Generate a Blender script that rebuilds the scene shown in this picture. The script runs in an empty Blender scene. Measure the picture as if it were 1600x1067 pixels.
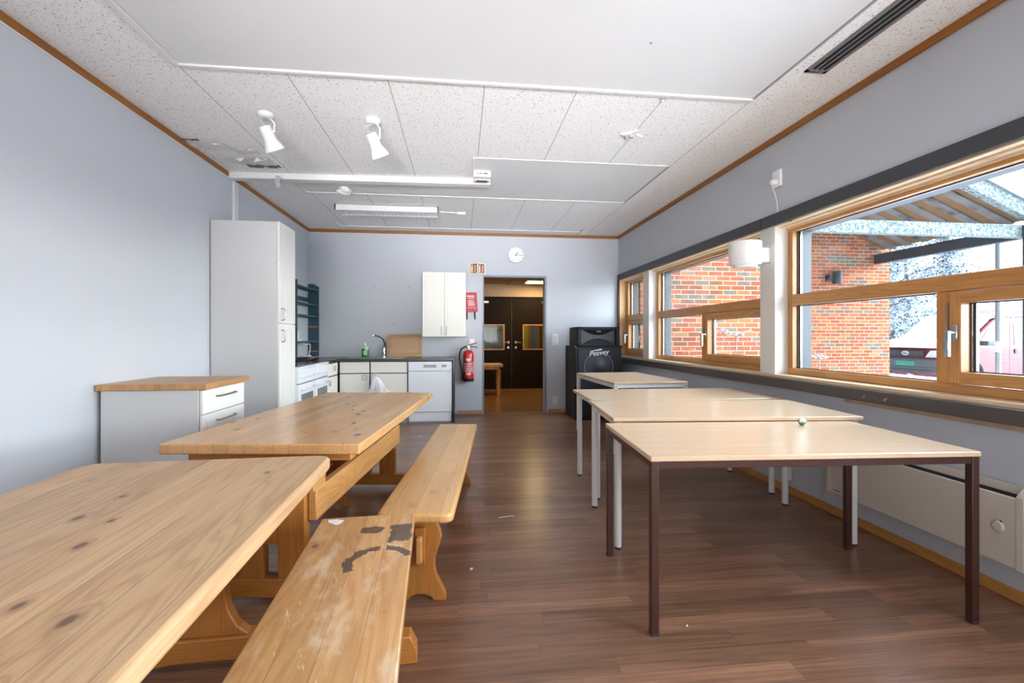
import bpy, math, random
from mathutils import Vector, Matrix
random.seed(11)
scene = bpy.context.scene
COL = scene.collection
PI = math.pi
rad = math.radians

# ------------------------------------------------------------------ helpers
def lin(h):
    h = h.lstrip('#')
    out = []
    for i in (0, 2, 4):
        v = int(h[i:i+2], 16) / 255.0
        out.append(v / 12.92 if v <= 0.04045 else ((v + 0.055) / 1.055) ** 2.4)
    return (out[0], out[1], out[2], 1.0)

class NT:
    """small node-tree writer"""
    def __init__(self, name):
        self.mat = bpy.data.materials.new(name)
        self.mat.use_nodes = True
        self.n = self.mat.node_tree.nodes
        self.l = self.mat.node_tree.links
        self.n.clear()
        self.out = self.n.new('ShaderNodeOutputMaterial')
        self._tc = None
    def put(self, sock, v):
        if hasattr(v, 'links'):
            self.l.new(v, sock)
        else:
            sock.default_value = v
    def obj(self):
        if self._tc is None:
            self._tc = self.n.new('ShaderNodeTexCoord')
        return self._tc.outputs['Object']
    def m(self, op, a, b=None, c=None):
        x = self.n.new('ShaderNodeMath'); x.operation = op
        self.put(x.inputs[0], a)
        if b is not None: self.put(x.inputs[1], b)
        if c is not None: self.put(x.inputs[2], c)
        return x.outputs[0]
    def xyz(self, v):
        s = self.n.new('ShaderNodeSeparateXYZ'); self.put(s.inputs[0], v)
        return s.outputs[0], s.outputs[1], s.outputs[2]
    def vec(self, x, y, z):
        c = self.n.new('ShaderNodeCombineXYZ')
        self.put(c.inputs[0], x); self.put(c.inputs[1], y); self.put(c.inputs[2], z)
        return c.outputs[0]
    def noise(self, v, scale=5, detail=2, rough=.5, dist=0):
        t = self.n.new('ShaderNodeTexNoise')
        self.put(t.inputs['Vector'], v)
        t.inputs['Scale'].default_value = scale; t.inputs['Detail'].default_value = detail
        t.inputs['Roughness'].default_value = rough; t.inputs['Distortion'].default_value = dist
        return t.outputs['Fac']
    def white(self, v):
        t = self.n.new('ShaderNodeTexWhiteNoise'); t.noise_dimensions = '3D'
        self.put(t.inputs['Vector'], v)
        return t.outputs['Value']
    def voro(self, v, scale=1, rnd=1.0):
        t = self.n.new('ShaderNodeTexVoronoi')
        self.put(t.inputs['Vector'], v)
        t.inputs['Scale'].default_value = scale; t.inputs['Randomness'].default_value = rnd
        return t.outputs['Distance'], t.outputs['Color']
    def mix(self, f, a, b, mode='MIX'):
        x = self.n.new('ShaderNodeMix'); x.data_type = 'RGBA'; x.blend_type = mode
        self.put(x.inputs[0], f); self.put(x.inputs[6], a); self.put(x.inputs[7], b)
        return x.outputs[2]
    def ss(self, v, lo, hi, a=0.0, b=1.0):
        x = self.n.new('ShaderNodeMapRange'); x.interpolation_type = 'SMOOTHSTEP'
        self.put(x.inputs[0], v)
        x.inputs[1].default_value = lo; x.inputs[2].default_value = hi
        x.inputs[3].default_value = a; x.inputs[4].default_value = b
        return x.outputs[0]
    def ramp(self, f, stops, interp='LINEAR'):
        r = self.n.new('ShaderNodeValToRGB'); self.put(r.inputs[0], f)
        r.color_ramp.interpolation = interp
        e = r.color_ramp.elements
        while len(e) > 1: e.remove(e[-1])
        e[0].position = stops[0][0]; e[0].color = stops[0][1]
        for p, c in stops[1:]:
            k = e.new(p); k.color = c
        return r.outputs[0]
    def bsdf(self, color, rough=.5, metal=0.0, spec=.5, bump=None, bumpd=.1, dist=.01, emit=None, es=0, trans=0, coat=0, alpha=None):
        b = self.n.new('ShaderNodeBsdfPrincipled')
        self.put(b.inputs['Base Color'], color)
        self.put(b.inputs['Roughness'], rough)
        b.inputs['Metallic'].default_value = metal
        b.inputs['Specular IOR Level'].default_value = spec
        b.inputs['Transmission Weight'].default_value = trans
        b.inputs['Coat Weight'].default_value = coat
        if emit is not None:
            b.inputs['Emission Color'].default_value = emit
            b.inputs['Emission Strength'].default_value = es
        if alpha is not None: self.put(b.inputs['Alpha'], alpha)
        if bump is not None:
            k = self.n.new('ShaderNodeBump'); k.inputs['Strength'].default_value = bumpd
            k.inputs['Distance'].default_value = dist
            self.l.new(bump, k.inputs['Height']); self.l.new(k.outputs[0], b.inputs['Normal'])
        self.l.new(b.outputs[0], self.out.inputs['Surface'])
        return self.mat

def plain(name, hexc, rough=.5, metal=0., spec=.5, var=.04, scale=8, emit=None, es=0, coat=0):
    t = NT(name)
    n = t.noise(t.obj(), scale, 3)
    c = lin(hexc)
    d = tuple(max(0, x * (1 - var * 2)) for x in c[:3]) + (1,)
    e = tuple(min(1, x * (1 + var)) for x in c[:3]) + (1,)
    return t.bsdf(t.mix(n, d, e), rough, metal, spec, emit=emit, es=es, coat=coat)

def pine(name, axis='Y', plank=.09, light='#DDB989', mid='#CFA46F', dark='#8A5A33', rough=.38, kden=.4, grain=1.0,
         seam=.5, knotlen=.33, coat=.0, tint=None, across='X', stain=False, worn=0.0, kbig=.13):
    t = NT(name)
    x, y, z = t.xyz(t.obj())
    d = {'X': x, 'Y': y, 'Z': z}
    u = d[axis]; v = d[across]
    w = d[[k for k in 'XYZ' if k not in (axis, across)][0]]
    idx = t.m('FLOOR', t.m('DIVIDE', t.m('ADD', v, 50 * plank + .003), plank))
    r1 = t.white(t.vec(idx, 3.1, 1.7)); r2 = t.white(t.vec(idx, 9.4, 4.2))
    uo = t.m('ADD', u, t.m('MULTIPLY', r1, 17.0))
    vo = t.m('ADD', v, t.m('MULTIPLY', r2, 3.0))
    q = t.vec(t.m('MULTIPLY', vo, 9.0), t.m('MULTIPLY', uo, .75), t.m('MULTIPLY', w, 9.0))
    # knots
    kv = t.vec(t.m('ADD', t.m('DIVIDE', v, plank), 50.), t.m('ADD', t.m('DIVIDE', u, knotlen), t.m('MULTIPLY', r1, 9.)), t.m('MULTIPLY', w, 2.))
    kd, kc = t.voro(kv, 1.0, .8)
    kr, kg, kb = t.xyz(kc)
    ksel = t.ss(kr, 1 - kden - .02, 1 - kden + .02)
    ksz = t.m('ADD', .045, t.m('MULTIPLY', t.m('MULTIPLY', kg, kg), kbig))
    knot = t.m('MULTIPLY', t.m('SUBTRACT', 1., t.ss(t.m('DIVIDE', kd, ksz), .7, 1.15)), ksel)
    halo = t.m('MULTIPLY', t.m('SUBTRACT', 1., t.ss(t.m('DIVIDE', kd, ksz), .9, 2.6)), ksel)
    n1 = t.noise(q, 1.0, 1.0, .4)
    n1 = t.m('ADD', n1, t.m('MULTIPLY', halo, .06))
    ring = t.m('MULTIPLY_ADD', t.m('SINE', t.m('MULTIPLY', n1, 95.0)), .5, .5)
    ring = t.m('POWER', ring, 2.2)
    fine = t.noise(t.vec(t.m('MULTIPLY', vo, 260.), t.m('MULTIPLY', uo, 5.), t.m('MULTIPLY', w, 260.)), 1.0, 2.0)
    big = t.noise(t.vec(t.m('MULTIPLY', vo, 3.), t.m('MULTIPLY', uo, .8), w), 1.5, 2.0)
    col = t.mix(t.ss(big, .3, .7), lin(light), lin(mid))
    col = t.mix(t.m('MULTIPLY', ring, .30 * grain), col, lin(dark))
    col = t.mix(t.m('MULTIPLY', t.ss(fine, .42, .72), .30 * grain), col, lin(dark))
    tone = t.m('MULTIPLY_ADD', r2, .22, .86)
    col = t.mix(1.0, col, t.vec(tone, tone, tone), 'MULTIPLY')
    col = t.mix(t.m('MULTIPLY', halo, .35), col, lin(dark))
    col = t.mix(t.m('MULTIPLY', knot, .82), col, lin('#5B4034'))
    fr = t.m('FRACT', t.m('DIVIDE', t.m('ADD', v, 50 * plank + .003), plank))
    sm = t.m('MULTIPLY', t.m('LESS_THAN', fr, .0018 / plank), seam)
    col = t.mix(sm, col, lin('#5A3A22'))
    if worn:
        wn = t.ss(t.noise(t.vec(t.m('MULTIPLY', v, 9.), t.m('MULTIPLY', u, 4.), w), 1.2, 6.0, .68), .50, .72)
        col = t.mix(t.m('MULTIPLY', wn, worn), col, lin('#E3CDB0'))
        sc = t.ss(t.noise(t.vec(t.m('MULTIPLY', t.m('ADD', v, t.m('MULTIPLY', u, .35)), 60.), t.m('MULTIPLY', u, 9.), w), 1., 4., .7), .64, .7)
        col = t.mix(t.m('MULTIPLY', sc, worn * .9), col, lin('#EBDCC6'))
    if stain:
        # dark burnt-in stains at the far end of the seat: two blots and a broken ring (local seat coordinates)
        nz = t.m('MULTIPLY', t.m('SUBTRACT', t.noise(t.vec(v, u, 0.), 26, 4, .7), .5), .05)
        def dist(cx, cy, sx, sy):
            a = t.m('POWER', t.m('DIVIDE', t.m('SUBTRACT', v, cx), sx), 2.0)
            b = t.m('POWER', t.m('DIVIDE', t.m('SUBTRACT', u, cy), sy), 2.0)
            return t.m('SQRT', t.m('ADD', a, b))
        b1 = t.m('LESS_THAN', t.m('ADD', dist(.028, .805, 1.1, .8), nz), .042)
        b2 = t.m('LESS_THAN', t.m('ADD', t.m('MAXIMUM', t.m('ABSOLUTE', t.m('SUBTRACT', v, .138)), t.m('MULTIPLY', t.m('ABSOLUTE', t.m('SUBTRACT', u, .765)), .55)), nz), .040)
        dr = t.m('ADD', dist(.085, .55, 1, 1), nz)
        rg = t.m('LESS_THAN', t.m('ABSOLUTE', t.m('SUBTRACT', dr, .098)), .016)
        up = t.m('GREATER_THAN', t.m('SUBTRACT', u, t.m('MULTIPLY', v, .45)), .50)
        gap = t.m('GREATER_THAN', t.m('ABSOLUTE', t.m('SUBTRACT', v, .088)), .010)
        allm = t.m('MAXIMUM', t.m('MAXIMUM', b1, b2), t.m('MULTIPLY', t.m('MULTIPLY', rg, up), gap))
        spk = t.ss(t.noise(t.vec(v, u, 0.), 60, 3, .7), .22, .40)
        col = t.mix(t.m('MULTIPLY', t.m('MULTIPLY', allm, spk), .85), col, lin('#3E3836'))
    h = t.m('MULTIPLY_ADD', ring, -.35, t.m('MULTIPLY', fine, .3))
    return t.bsdf(col, rough, 0, .45, bump=h, bumpd=.12, dist=.002, coat=coat)

class MB:
    def __init__(self):
        self.v = []; self.f = []
    def add(self, vs, fs):
        o = len(self.v)
        self.v += [tuple(p) for p in vs]
        self.f += [tuple(i + o for i in f) for f in fs]
        return self
    def box(self, x0, x1, y0, y1, z0, z1, M=None):
        vs = [Vector((x, y, z)) for z in (z0, z1) for y in (y0, y1) for x in (x0, x1)]
        if M: vs = [M @ p for p in vs]
        return self.add(vs, [(0, 2, 3, 1), (4, 5, 7, 6), (0, 1, 5, 4), (2, 6, 7, 3), (0, 4, 6, 2), (1, 3, 7, 5)])
    def prism(self, poly, axis, a0, a1, M=None):
        """poly in the plane normal to axis: X->(y,z) Y->(x,z) Z->(x,y)"""
        def p3(p, a):
            return {'X': (a, p[0], p[1]), 'Y': (p[0], a, p[1]), 'Z': (p[0], p[1], a)}[axis]
        n = len(poly)
        vs = [Vector(p3(p, a0)) for p in poly] + [Vector(p3(p, a1)) for p in poly]
        if M: vs = [M @ p for p in vs]
        area = sum(poly[i][0] * poly[(i + 1) % n][1] - poly[(i + 1) % n][0] * poly[i][1] for i in range(n))
        flip = (area > 0) != (axis == 'Y')
        fs = [tuple(range(n))[::-1] if flip else tuple(range(n)), tuple(range(n, 2 * n)) if flip else tuple(range(n, 2 * n))[::-1]]
        for i in range(n):
            j = (i + 1) % n
            fs.append((i, j, n + j, n + i) if flip else (j, i, n + i, n + j))
        return self.add(vs, fs)
    def tube(self, pts, r, n=10, caps=True):
        pts = [Vector(p) for p in pts]
        rs = r if isinstance(r, (list, tuple)) else [r] * len(pts)
        vs, fs = [], []
        prev = None
        for i, p in enumerate(pts):
            a = pts[max(0, i - 1)]; b = pts[min(len(pts) - 1, i + 1)]
            t = (b - a).normalized()
            if prev is None:
                ref = Vector((0, 0, 1)) if abs(t.z) < .9 else Vector((1, 0, 0))
                e1 = t.cross(ref).normalized()
            else:
                e1 = (prev - t * prev.dot(t)).normalized()
            prev = e1
            e2 = t.cross(e1)
            for k in range(n):
                an = 2 * PI * k / n
                vs.append(p + (e1 * math.cos(an) + e2 * math.sin(an)) * rs[i])
        for i in range(len(pts) - 1):
            for k in range(n):
                j = (k + 1) % n
                fs.append((i * n + k, i * n + j, (i + 1) * n + j, (i + 1) * n + k))
        if caps:
            fs.append(tuple(range(n))[::-1]); fs.append(tuple((len(pts) - 1) * n + k for k in range(n)))
        return self.add(vs, fs)
    def lathe(self, prof, n=32, M=None, closed=True):
        vs, fs = [], []
        for r, z in prof:
            for k in range(n):
                a = 2 * PI * k / n
                vs.append(Vector((r * math.cos(a), r * math.sin(a), z)))
        for i in range(len(prof) - 1):
            for k in range(n):
                j = (k + 1) % n
                fs.append((i * n + k, i * n + j, (i + 1) * n + j, (i + 1) * n + k))
        if closed:
            fs.append(tuple(range(n))[::-1]); fs.append(tuple((len(prof) - 1) * n + k for k in range(n)))
        if M: vs = [M @ p for p in vs]
        return self.add(vs, fs)
    def text(self, s, size, M, depth=.001, shear=0, align='CENTER'):
        cu = bpy.data.curves.new('lettering', 'FONT'); cu.body = s; cu.size = size; cu.extrude = depth; cu.shear = shear
        cu.align_x = align; cu.align_y = 'CENTER'; cu.resolution_u = 2
        o = bpy.data.objects.new('lettering', cu); COL.objects.link(o)
        dg = bpy.context.evaluated_depsgraph_get(); dg.update()
        me = o.evaluated_get(dg).to_mesh()
        vs = [M @ v.co for v in me.vertices]; fs = [tuple(p.vertices) for p in me.polygons]
        o.evaluated_get(dg).to_mesh_clear()
        bpy.data.objects.remove(o); bpy.data.curves.remove(cu)
        return self.add(vs, fs)
    def build(self, name, mat, parent=None, bevel=0, seg=2, smooth=True, angle=38):
        me = bpy.data.meshes.new(name)
        me.from_pydata(self.v, [], self.f)
        me.validate(); me.update()
        if mat: me.materials.append(mat)
        if smooth:
            me.shade_smooth(); me.set_sharp_from_angle(angle=rad(angle))
        o = bpy.data.objects.new(name, me); COL.objects.link(o)
        if parent: o.parent = parent
        if bevel:
            b = o.modifiers.new('Bevel', 'BEVEL'); b.width = bevel; b.segments = seg; b.limit_method = 'ANGLE'; b.angle_limit = rad(40)
            b.harden_normals = False
        return o

def bx(name, mat, parent, x0, x1, y0, y1, z0, z1, bevel=0, **k):
    return MB().box(x0, x1, y0, y1, z0, z1).build(name, mat, parent, bevel, **k)

def thing(name, label, cat, loc=(0, 0, 0), rotz=0, group=None):
    o = bpy.data.objects.new(name, None); COL.objects.link(o)
    o.empty_display_size = .1
    o.location = loc; o.rotation_euler = (0, 0, rotz)
    o['label'] = label; o['category'] = cat
    if group: o['group'] = group
    return o
def tag(o, label, cat, group=None, kind=None):
    o['label'] = label; o['category'] = cat
    if group: o['group'] = group
    if kind: o['kind'] = kind
    return o
def struct(o, label=None, cat=None):
    o['kind'] = 'structure'
    if label: o['label'] = label
    if cat: o['category'] = cat
    return o
def sthing(name, label=None, cat=None, loc=(0, 0, 0)):
    o = bpy.data.objects.new(name, None); COL.objects.link(o); o.location = loc
    return struct(o, label, cat)
def dup(root, loc, rotz, label, group=None):
    r = root.copy(); COL.objects.link(r); r.location = loc; r.rotation_euler = (0, 0, rotz); r['label'] = label
    if group: r['group'] = group
    for ch in list(root.children):
        c = ch.copy(); COL.objects.link(c); c.parent = r
        for g in list(ch.children):
            d = g.copy(); COL.objects.link(d); d.parent = c
    return r
def rrect(x0, x1, y0, y1, r, n=5):
    pts = []
    for cx, cy, a0 in ((x1 - r, y1 - r, 0), (x0 + r, y1 - r, 90), (x0 + r, y0 + r, 180), (x1 - r, y0 + r, 270)):
        for k in range(n + 1):
            a = rad(a0 + 90 * k / n); pts.append((cx + r * math.cos(a), cy + r * math.sin(a)))
    return pts
def Rx(a): return Matrix.Rotation(a, 4, 'X')
def Ry(a): return Matrix.Rotation(a, 4, 'Y')
def Rz(a): return Matrix.Rotation(a, 4, 'Z')
def T(x, y, z): return Matrix.Translation((x, y, z))
FACE_S = Rx(PI / 2)                 # text plane facing -Y
FACE_W = Rz(-PI / 2) @ Rx(PI / 2)   # text plane facing -X
FACE_E = Rz(PI / 2) @ Rx(PI / 2)    # text plane facing +X
# light levels
SKY_BASE, SKY_GLOW, P_SIDE, P_REAR, P_CORR, EXPO = 0.27, 8.2, 19.0, 29.0, 4.2, 1.80
P_FILL, P_SUN = 9.5, 0.25
# ------------------------------------------------------------------ materials
def wall_paint(name, hexc):
    t = NT(name)
    o = t.obj()
    n = t.noise(o, 1.3, 4); f = t.noise(o, 120, 2)
    c = lin(hexc); d = tuple(v * .95 for v in c[:3]) + (1,)
    col = t.mix(n, d, c)
    col = t.mix(t.m('MULTIPLY', t.ss(f, .55, .8), .10), col, tuple(v * .6 for v in c[:3]) + (1,))
    return t.bsdf(col, .62, 0, .35, bump=f, bumpd=.25, dist=.002)
M_WALL = wall_paint('grey_blue_wall_paint', '#C3C6CB')
M_WALLR = wall_paint('grey_wall_paint', '#BABEC5')

def ceiling_mat():
    t = NT('fissured_acoustic_tiles')
    o = t.obj(); x, y, z = t.xyz(o)
    n = t.noise(t.vec(t.m('MULTIPLY', x, 1.), t.m('MULTIPLY', y, 1.), 0.), 75, 3, .6, .6)
    fis = t.ss(n, .585, .65)
    big = t.noise(o, 1.2, 3)
    col = t.mix(big, lin('#EBEBEA'), lin('#F1F1F0'))
    col = t.mix(t.m('MULTIPLY', fis, .66), col, lin('#77767A'))
    gx = t.m('ABSOLUTE', t.m('SUBTRACT', t.m('FRACT', t.m('ADD', t.m('DIVIDE', t.m('ADD', x, 1.65), .6), 20.5)), .5))
    gy = t.m('ABSOLUTE', t.m('SUBTRACT', t.m('FRACT', t.m('ADD', t.m('DIVIDE', t.m('SUBTRACT', y, 2.85), .6), 20.5)), .5))
    inx = t.m('LESS_THAN', t.m('ABSOLUTE', t.m('SUBTRACT', x, .15)), 1.81)
    lx = t.m('MULTIPLY', t.m('LESS_THAN', gx, .0058), inx)
    ly = t.m('MULTIPLY', t.m('LESS_THAN', gy, .004), .12)
    g = t.m('MAXIMUM', t.m('MULTIPLY', lx, .62), ly)
    col = t.mix(g, col, lin('#77787A'))
    return t.bsdf(col, .85, 0, .2, bump=t.m('SUBTRACT', 1., fis), bumpd=.35, dist=.003)
M_CEIL = ceiling_mat()
M_PANEL = plain('smooth_white_ceiling_board', '#D9DADA', .55, var=.02, scale=2)

def floor_mat():
    t = NT('walnut_laminate_floor')
    x, y, z = t.xyz(t.obj())
    row = t.m('FLOOR', t.m('DIVIDE', t.m('ADD', y, 20.), .098))
    ro = t.white(t.vec(row, 2., 5.))
    xs = t.m('ADD', t.m('ADD', x, 30.), t.m('MULTIPLY', ro, 5.))
    pl = t.m('FLOOR', t.m('DIVIDE', xs, .78))
    rv = t.white(t.vec(row, pl, 1.)); rv2 = t.white(t.vec(row, pl, 7.))
    q = t.vec(t.m('MULTIPLY', t.m('ADD', xs, t.m('MULTIPLY', rv, 9.)), .7), t.m('MULTIPLY', t.m('ADD', y, t.m('MULTIPLY', rv2, 4.)), 17.), rv)
    n = t.noise(q, 1., 1.5, .4)
    ring = t.m('MULTIPLY_ADD', t.m('SINE', t.m('MULTIPLY', n, 34.)), .5, .5)
    fine = t.noise(t.vec(t.m('MULTIPLY', xs, 7.), t.m('MULTIPLY', y, 210.), rv), 1., 3, .6)
    col = t.mix(n, lin('#6C4B39'), lin('#A57B5F'))
    col = t.mix(t.m('MULTIPLY', t.m('POWER', ring, 2.), .35), col, lin('#4E362A'))
    col = t.mix(t.m('MULTIPLY', t.ss(fine, .42, .7), .4), col, lin('#513A30'))
    tone = t.m('MULTIPLY_ADD', rv2, .42, .78)
    col = t.mix(1., col, t.vec(tone, tone, tone), 'MULTIPLY')
    fy = t.m('FRACT', t.m('DIVIDE', t.m('ADD', y, 20.), .098)); fx = t.m('FRACT', t.m('DIVIDE', xs, .78))
    sm = t.m('MAXIMUM', t.m('LESS_THAN', fy, .015), t.m('LESS_THAN', fx, .002))
    col = t.mix(t.m('MULTIPLY', sm, .45), col, lin('#241813'))
    return t.bsdf(col, .28, 0, .5, bump=fine, bumpd=.05, dist=.001)
M_FLOOR = floor_mat()

M_PINE_TOP = pine('knotty_pine_tabletop', 'Y', .098, '#CFAB81', '#C29A70', '#8C5F3C', .42, .62, .95, knotlen=.17)
M_PINE_FAR = pine('butcher_glued_pine_tabletop', 'Y', .064, '#D8AC76', '#CC9B65', '#9A6438', .26, .6, .5, knotlen=.11, coat=.15, kbig=.2)
M_BENCH = pine('knotty_pine_bench_seat', 'Y', .11, '#D9AA6E', '#CC9A5E', '#935F33', .3, .55, .55, knotlen=.16, coat=.12)
M_BENCH_W = pine('worn_pine_bench_seat', 'Y', .093, '#CFA06A', '#C2915C', '#8D5C33', .42, .5, .8, knotlen=.15, stain=True, worn=.6)
M_PINE_Z = pine('varnished_pine_upright', 'Z', .12, '#C08242', '#B17334', '#744118', .35, .25, .6)
M_PINE_X = pine('varnished_pine_crosspiece', 'X', .12, '#C08242', '#B17334', '#744118', .35, .25, .6, across='Z')
M_PINE_YR = pine('varnished_pine_rail', 'Y', .2, '#D29C5E', '#C68D50', '#86522A', .35, .3, .7, across='Z')
M_TRIM = pine('stained_wood_trim', 'Y', .3, '#9F6726', '#8D551C', '#55300F', .45, .15, .6, across='Z', seam=0)
M_TRIM_X = pine('stained_wood_trim_across', 'X', .3, '#9F6726', '#8D551C', '#55300F', .45, .15, .6, across='Z', seam=0)
M_WIN_Y = pine('window_pine_rail', 'Y', .4, '#C99456', '#BB8244', '#80491D', .32, .25, .8, across='Z', seam=0, coat=.2)
M_WIN_Z = pine('window_pine_stile', 'Z', .4, '#C99456', '#BB8244', '#80491D', .32, .25, .8, across='Y', seam=0, coat=.2)
M_REVEAL_LIT = pine('pine_lining_lit_tone', 'Y', .06, '#EFD9B8', '#E6C79C', '#A87340', .35, .2, .6, across='X', coat=.1)  # base colour lightened to paint in snow light on the window head
M_REVEAL_Z = pine('pale_pine_lining_upright', 'Z', .4, '#D9AE78', '#CFA068', '#8A5526', .35, .3, .6, across='X', coat=.1)
M_OAK = pine('oak_butcher_block', 'Y', .042, '#C69A68', '#B98A57', '#7C5230', .38, 0, .5, seam=.25)
M_BOARD = pine('worn_beech_chopping_board', 'X', .07, '#C39D78', '#B78E68', '#7E5838', .6, .1, .6, across='Z', seam=.2)
M_BASE = pine('pine_baseboard', 'Y', .3, '#BE8A4C', '#AE7838', '#74451D', .4, .15, .5, across='Z', seam=0)
M_CORR_TBL = pine('honey_wood_small_table', 'X', .1, '#D2A268', '#C59257', '#8A5A30', .4, .1, .5)

def beech():
    t = NT('beech_laminate')
    x, y, z = t.xyz(t.obj())
    n = t.noise(t.vec(t.m('MULTIPLY', x, 2.5), t.m('MULTIPLY', y, 60.), z), 1., 3)
    s = t.noise(t.vec(t.m('MULTIPLY', x, 14.), t.m('MULTIPLY', y, 240.), z), 1., 2)
    col = t.mix(n, lin('#D9BE9F'), lin('#CBAB88'))
    col = t.mix(t.m('MULTIPLY', t.ss(s, .5, .75), .16), col, lin('#A97B50'))
    sp = t.ss(t.noise(t.vec(x, y, 0.), 55, 4, .8), .73, .77)
    col = t.mix(t.m('MULTIPLY', sp, .35), col, lin('#E9DFD2'))
    return t.bsdf(col, .24, 0, .5)
M_BEECH = beech()
M_BEECH_EDGE = plain('beech_edge_strip', '#B98C5C', .4)
M_BROWN = plain('dark_brown_steel', '#43271F', .35, 0, .5, .08, 30)
M_WHITEMET = plain('white_painted_steel', '#DADAD8', .35)
M_WHITE = plain('white_gloss_paint', '#DDDDDB', .38, var=.015)
M_POST = plain('white_painted_post', '#DAD5CD', .5, var=.03, scale=4)
M_PLASTIC = plain('white_plastic', '#E8E8E6', .4, var=.015)
M_CREAM = plain('cream_cabinet_door', '#E9E6DB', .42, var=.015)
M_CARC = plain('grey_white_cabinet_side', '#CBCAC8', .5, var=.02)
M_DOORW = plain('white_cabinet_front', '#E8E6DF', .4, var=.015)
M_DARKGAP = plain('dark_gap', '#33312F', .7)
M_WORKTOP = plain('dark_stone_worktop', '#3A3A3D', .22, var=.2, scale=120)
M_STEEL = plain('brushed_steel', '#A9A9A6', .3, 1.0)
M_CHROME = plain('chrome', '#C9CBCD', .12, 1.0)
M_APPL = plain('white_enamel', '#E6E8EB', .22, var=.01)
M_APPLG = plain('grey_appliance_detail', '#9BA0A5', .3)
M_HOB = plain('black_glass_hob', '#1F2326', .12)
M_OVENG = plain('grey_oven_glass', '#6E706B', .12, var=.12, scale=5)
M_TEAL = plain('dark_teal_paint', '#2F4E5B', .5, var=.05)
M_RAWW = plain('raw_wood_edge', '#B58A5A', .6)
M_TRIMDK = plain('dark_grey_window_trim', '#3B3B3F', .45, var=.06)
M_LEDGE = plain('dark_brown_grey_ledge', '#4A4443', .45, var=.08)
M_CLAD = plain('grey_window_cladding', '#4C5255', .5)
M_GASKET = plain('dark_gasket', '#2E3032', .6)
M_BLACK = plain('black_carpeted_cabinet', '#1B1C20', .8, var=.15, scale=200)
M_BLACKP = plain('black_plastic', '#1E1F22', .35)
M_GRILLE = plain('black_speaker_grille', '#15161B', .65, var=.25, scale=300)
M_LOGO = plain('silver_logo', '#D4D6D8', .3, .3)
M_RINGGREY = plain('grey_ring_line', '#84868A', .5)
M_RED = plain('red_enamel', '#C8201F', .25, coat=.3)
M_REDFAB = plain('red_vinyl_pouch', '#B21E2C', .45)
M_LABEL = plain('white_print', '#E9D8D4', .5)
M_RUBBER = plain('black_rubber', '#17181A', .6)
M_CLOCKF = plain('clock_face', '#EEF1F4', .3, var=.01)
M_CLOCKR = plain('clock_rim', '#C3C7CC', .35)
M_INK = plain('dark_ink', '#33383E', .6)
M_SIGN = plain('glow_cream_sign', '#E9E4C9', .4, var=.01)
M_SIGNR = plain('sign_red', '#8E1F22', .45)
M_GREENB = plain('green_dish_soap', '#15803F', .15, var=.1, coat=.3)
M_LABELG = plain('pale_green_label', '#BFD69A', .5, var=.2, scale=60)
M_HEAT = plain('cream_heater', '#CDC6B9', .42, var=.02)
M_VENT = plain('grey_metal_vent', '#7C7E7F', .4, .2)
M_SLOT = plain('black_slot', '#101112', .8)
M_TAPE = plain('greyish_tape', '#A9A8A5', .6)
M_TAPEY = plain('yellow_tape', '#B88A3C', .5)
M_PEEL = plain('peeling_white_paper', '#D9D8D5', .7, var=.06, scale=20)
M_BARE = plain('bare_tan_plaster', '#B9A188', .8, var=.15, scale=12)
M_HOLE = plain('exposed_dark_gap', '#7C766F', .9, var=.3, scale=30)
M_PAPER = plain('white_paper_scrap', '#E6E5E2', .7)
M_PRINT = plain('printed_paper', '#CDBBAE', .7, var=.3, scale=60)
M_LOUVRE = plain('white_louvre_slat', '#B4B6B7', .4)
M_REFL = plain('grey_reflector', '#56595B', .4, .3)

def glass(name, refl=.07, tint='#F4F7F7'):
    t = NT(name)
    tr = t.n.new('ShaderNodeBsdfTransparent'); tr.inputs[0].default_value = lin(tint)
    gl = t.n.new('ShaderNodeBsdfGlossy'); gl.inputs['Roughness'].default_value = .03
    lw = t.n.new('ShaderNodeLayerWeight'); lw.inputs['Blend'].default_value = .12
    f = t.m('MULTIPLY_ADD', lw.outputs['Fresnel'], .3, refl * .4)
    mx = t.n.new('ShaderNodeMixShader')
    t.l.new(f, mx.inputs[0]); t.l.new(tr.outputs[0], mx.inputs[1]); t.l.new(gl.outputs[0], mx.inputs[2])
    t.l.new(mx.outputs[0], t.out.inputs['Surface'])
    return t.mat
M_GLASS = glass('window_glass')
M_GLASSD = glass('door_vision_glass', .01)
M_BAG = (lambda t: (t.bsdf(lin('#F2F3F3'), .2, 0, .6, alpha=t.m('MULTIPLY_ADD', t.noise(t.obj(), 40, 3), .5, .25))))(NT('crumpled_clear_plastic'))
M_BAGW = plain('white_plastic_bag', '#EDEEF0', .35, var=.02)

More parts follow.
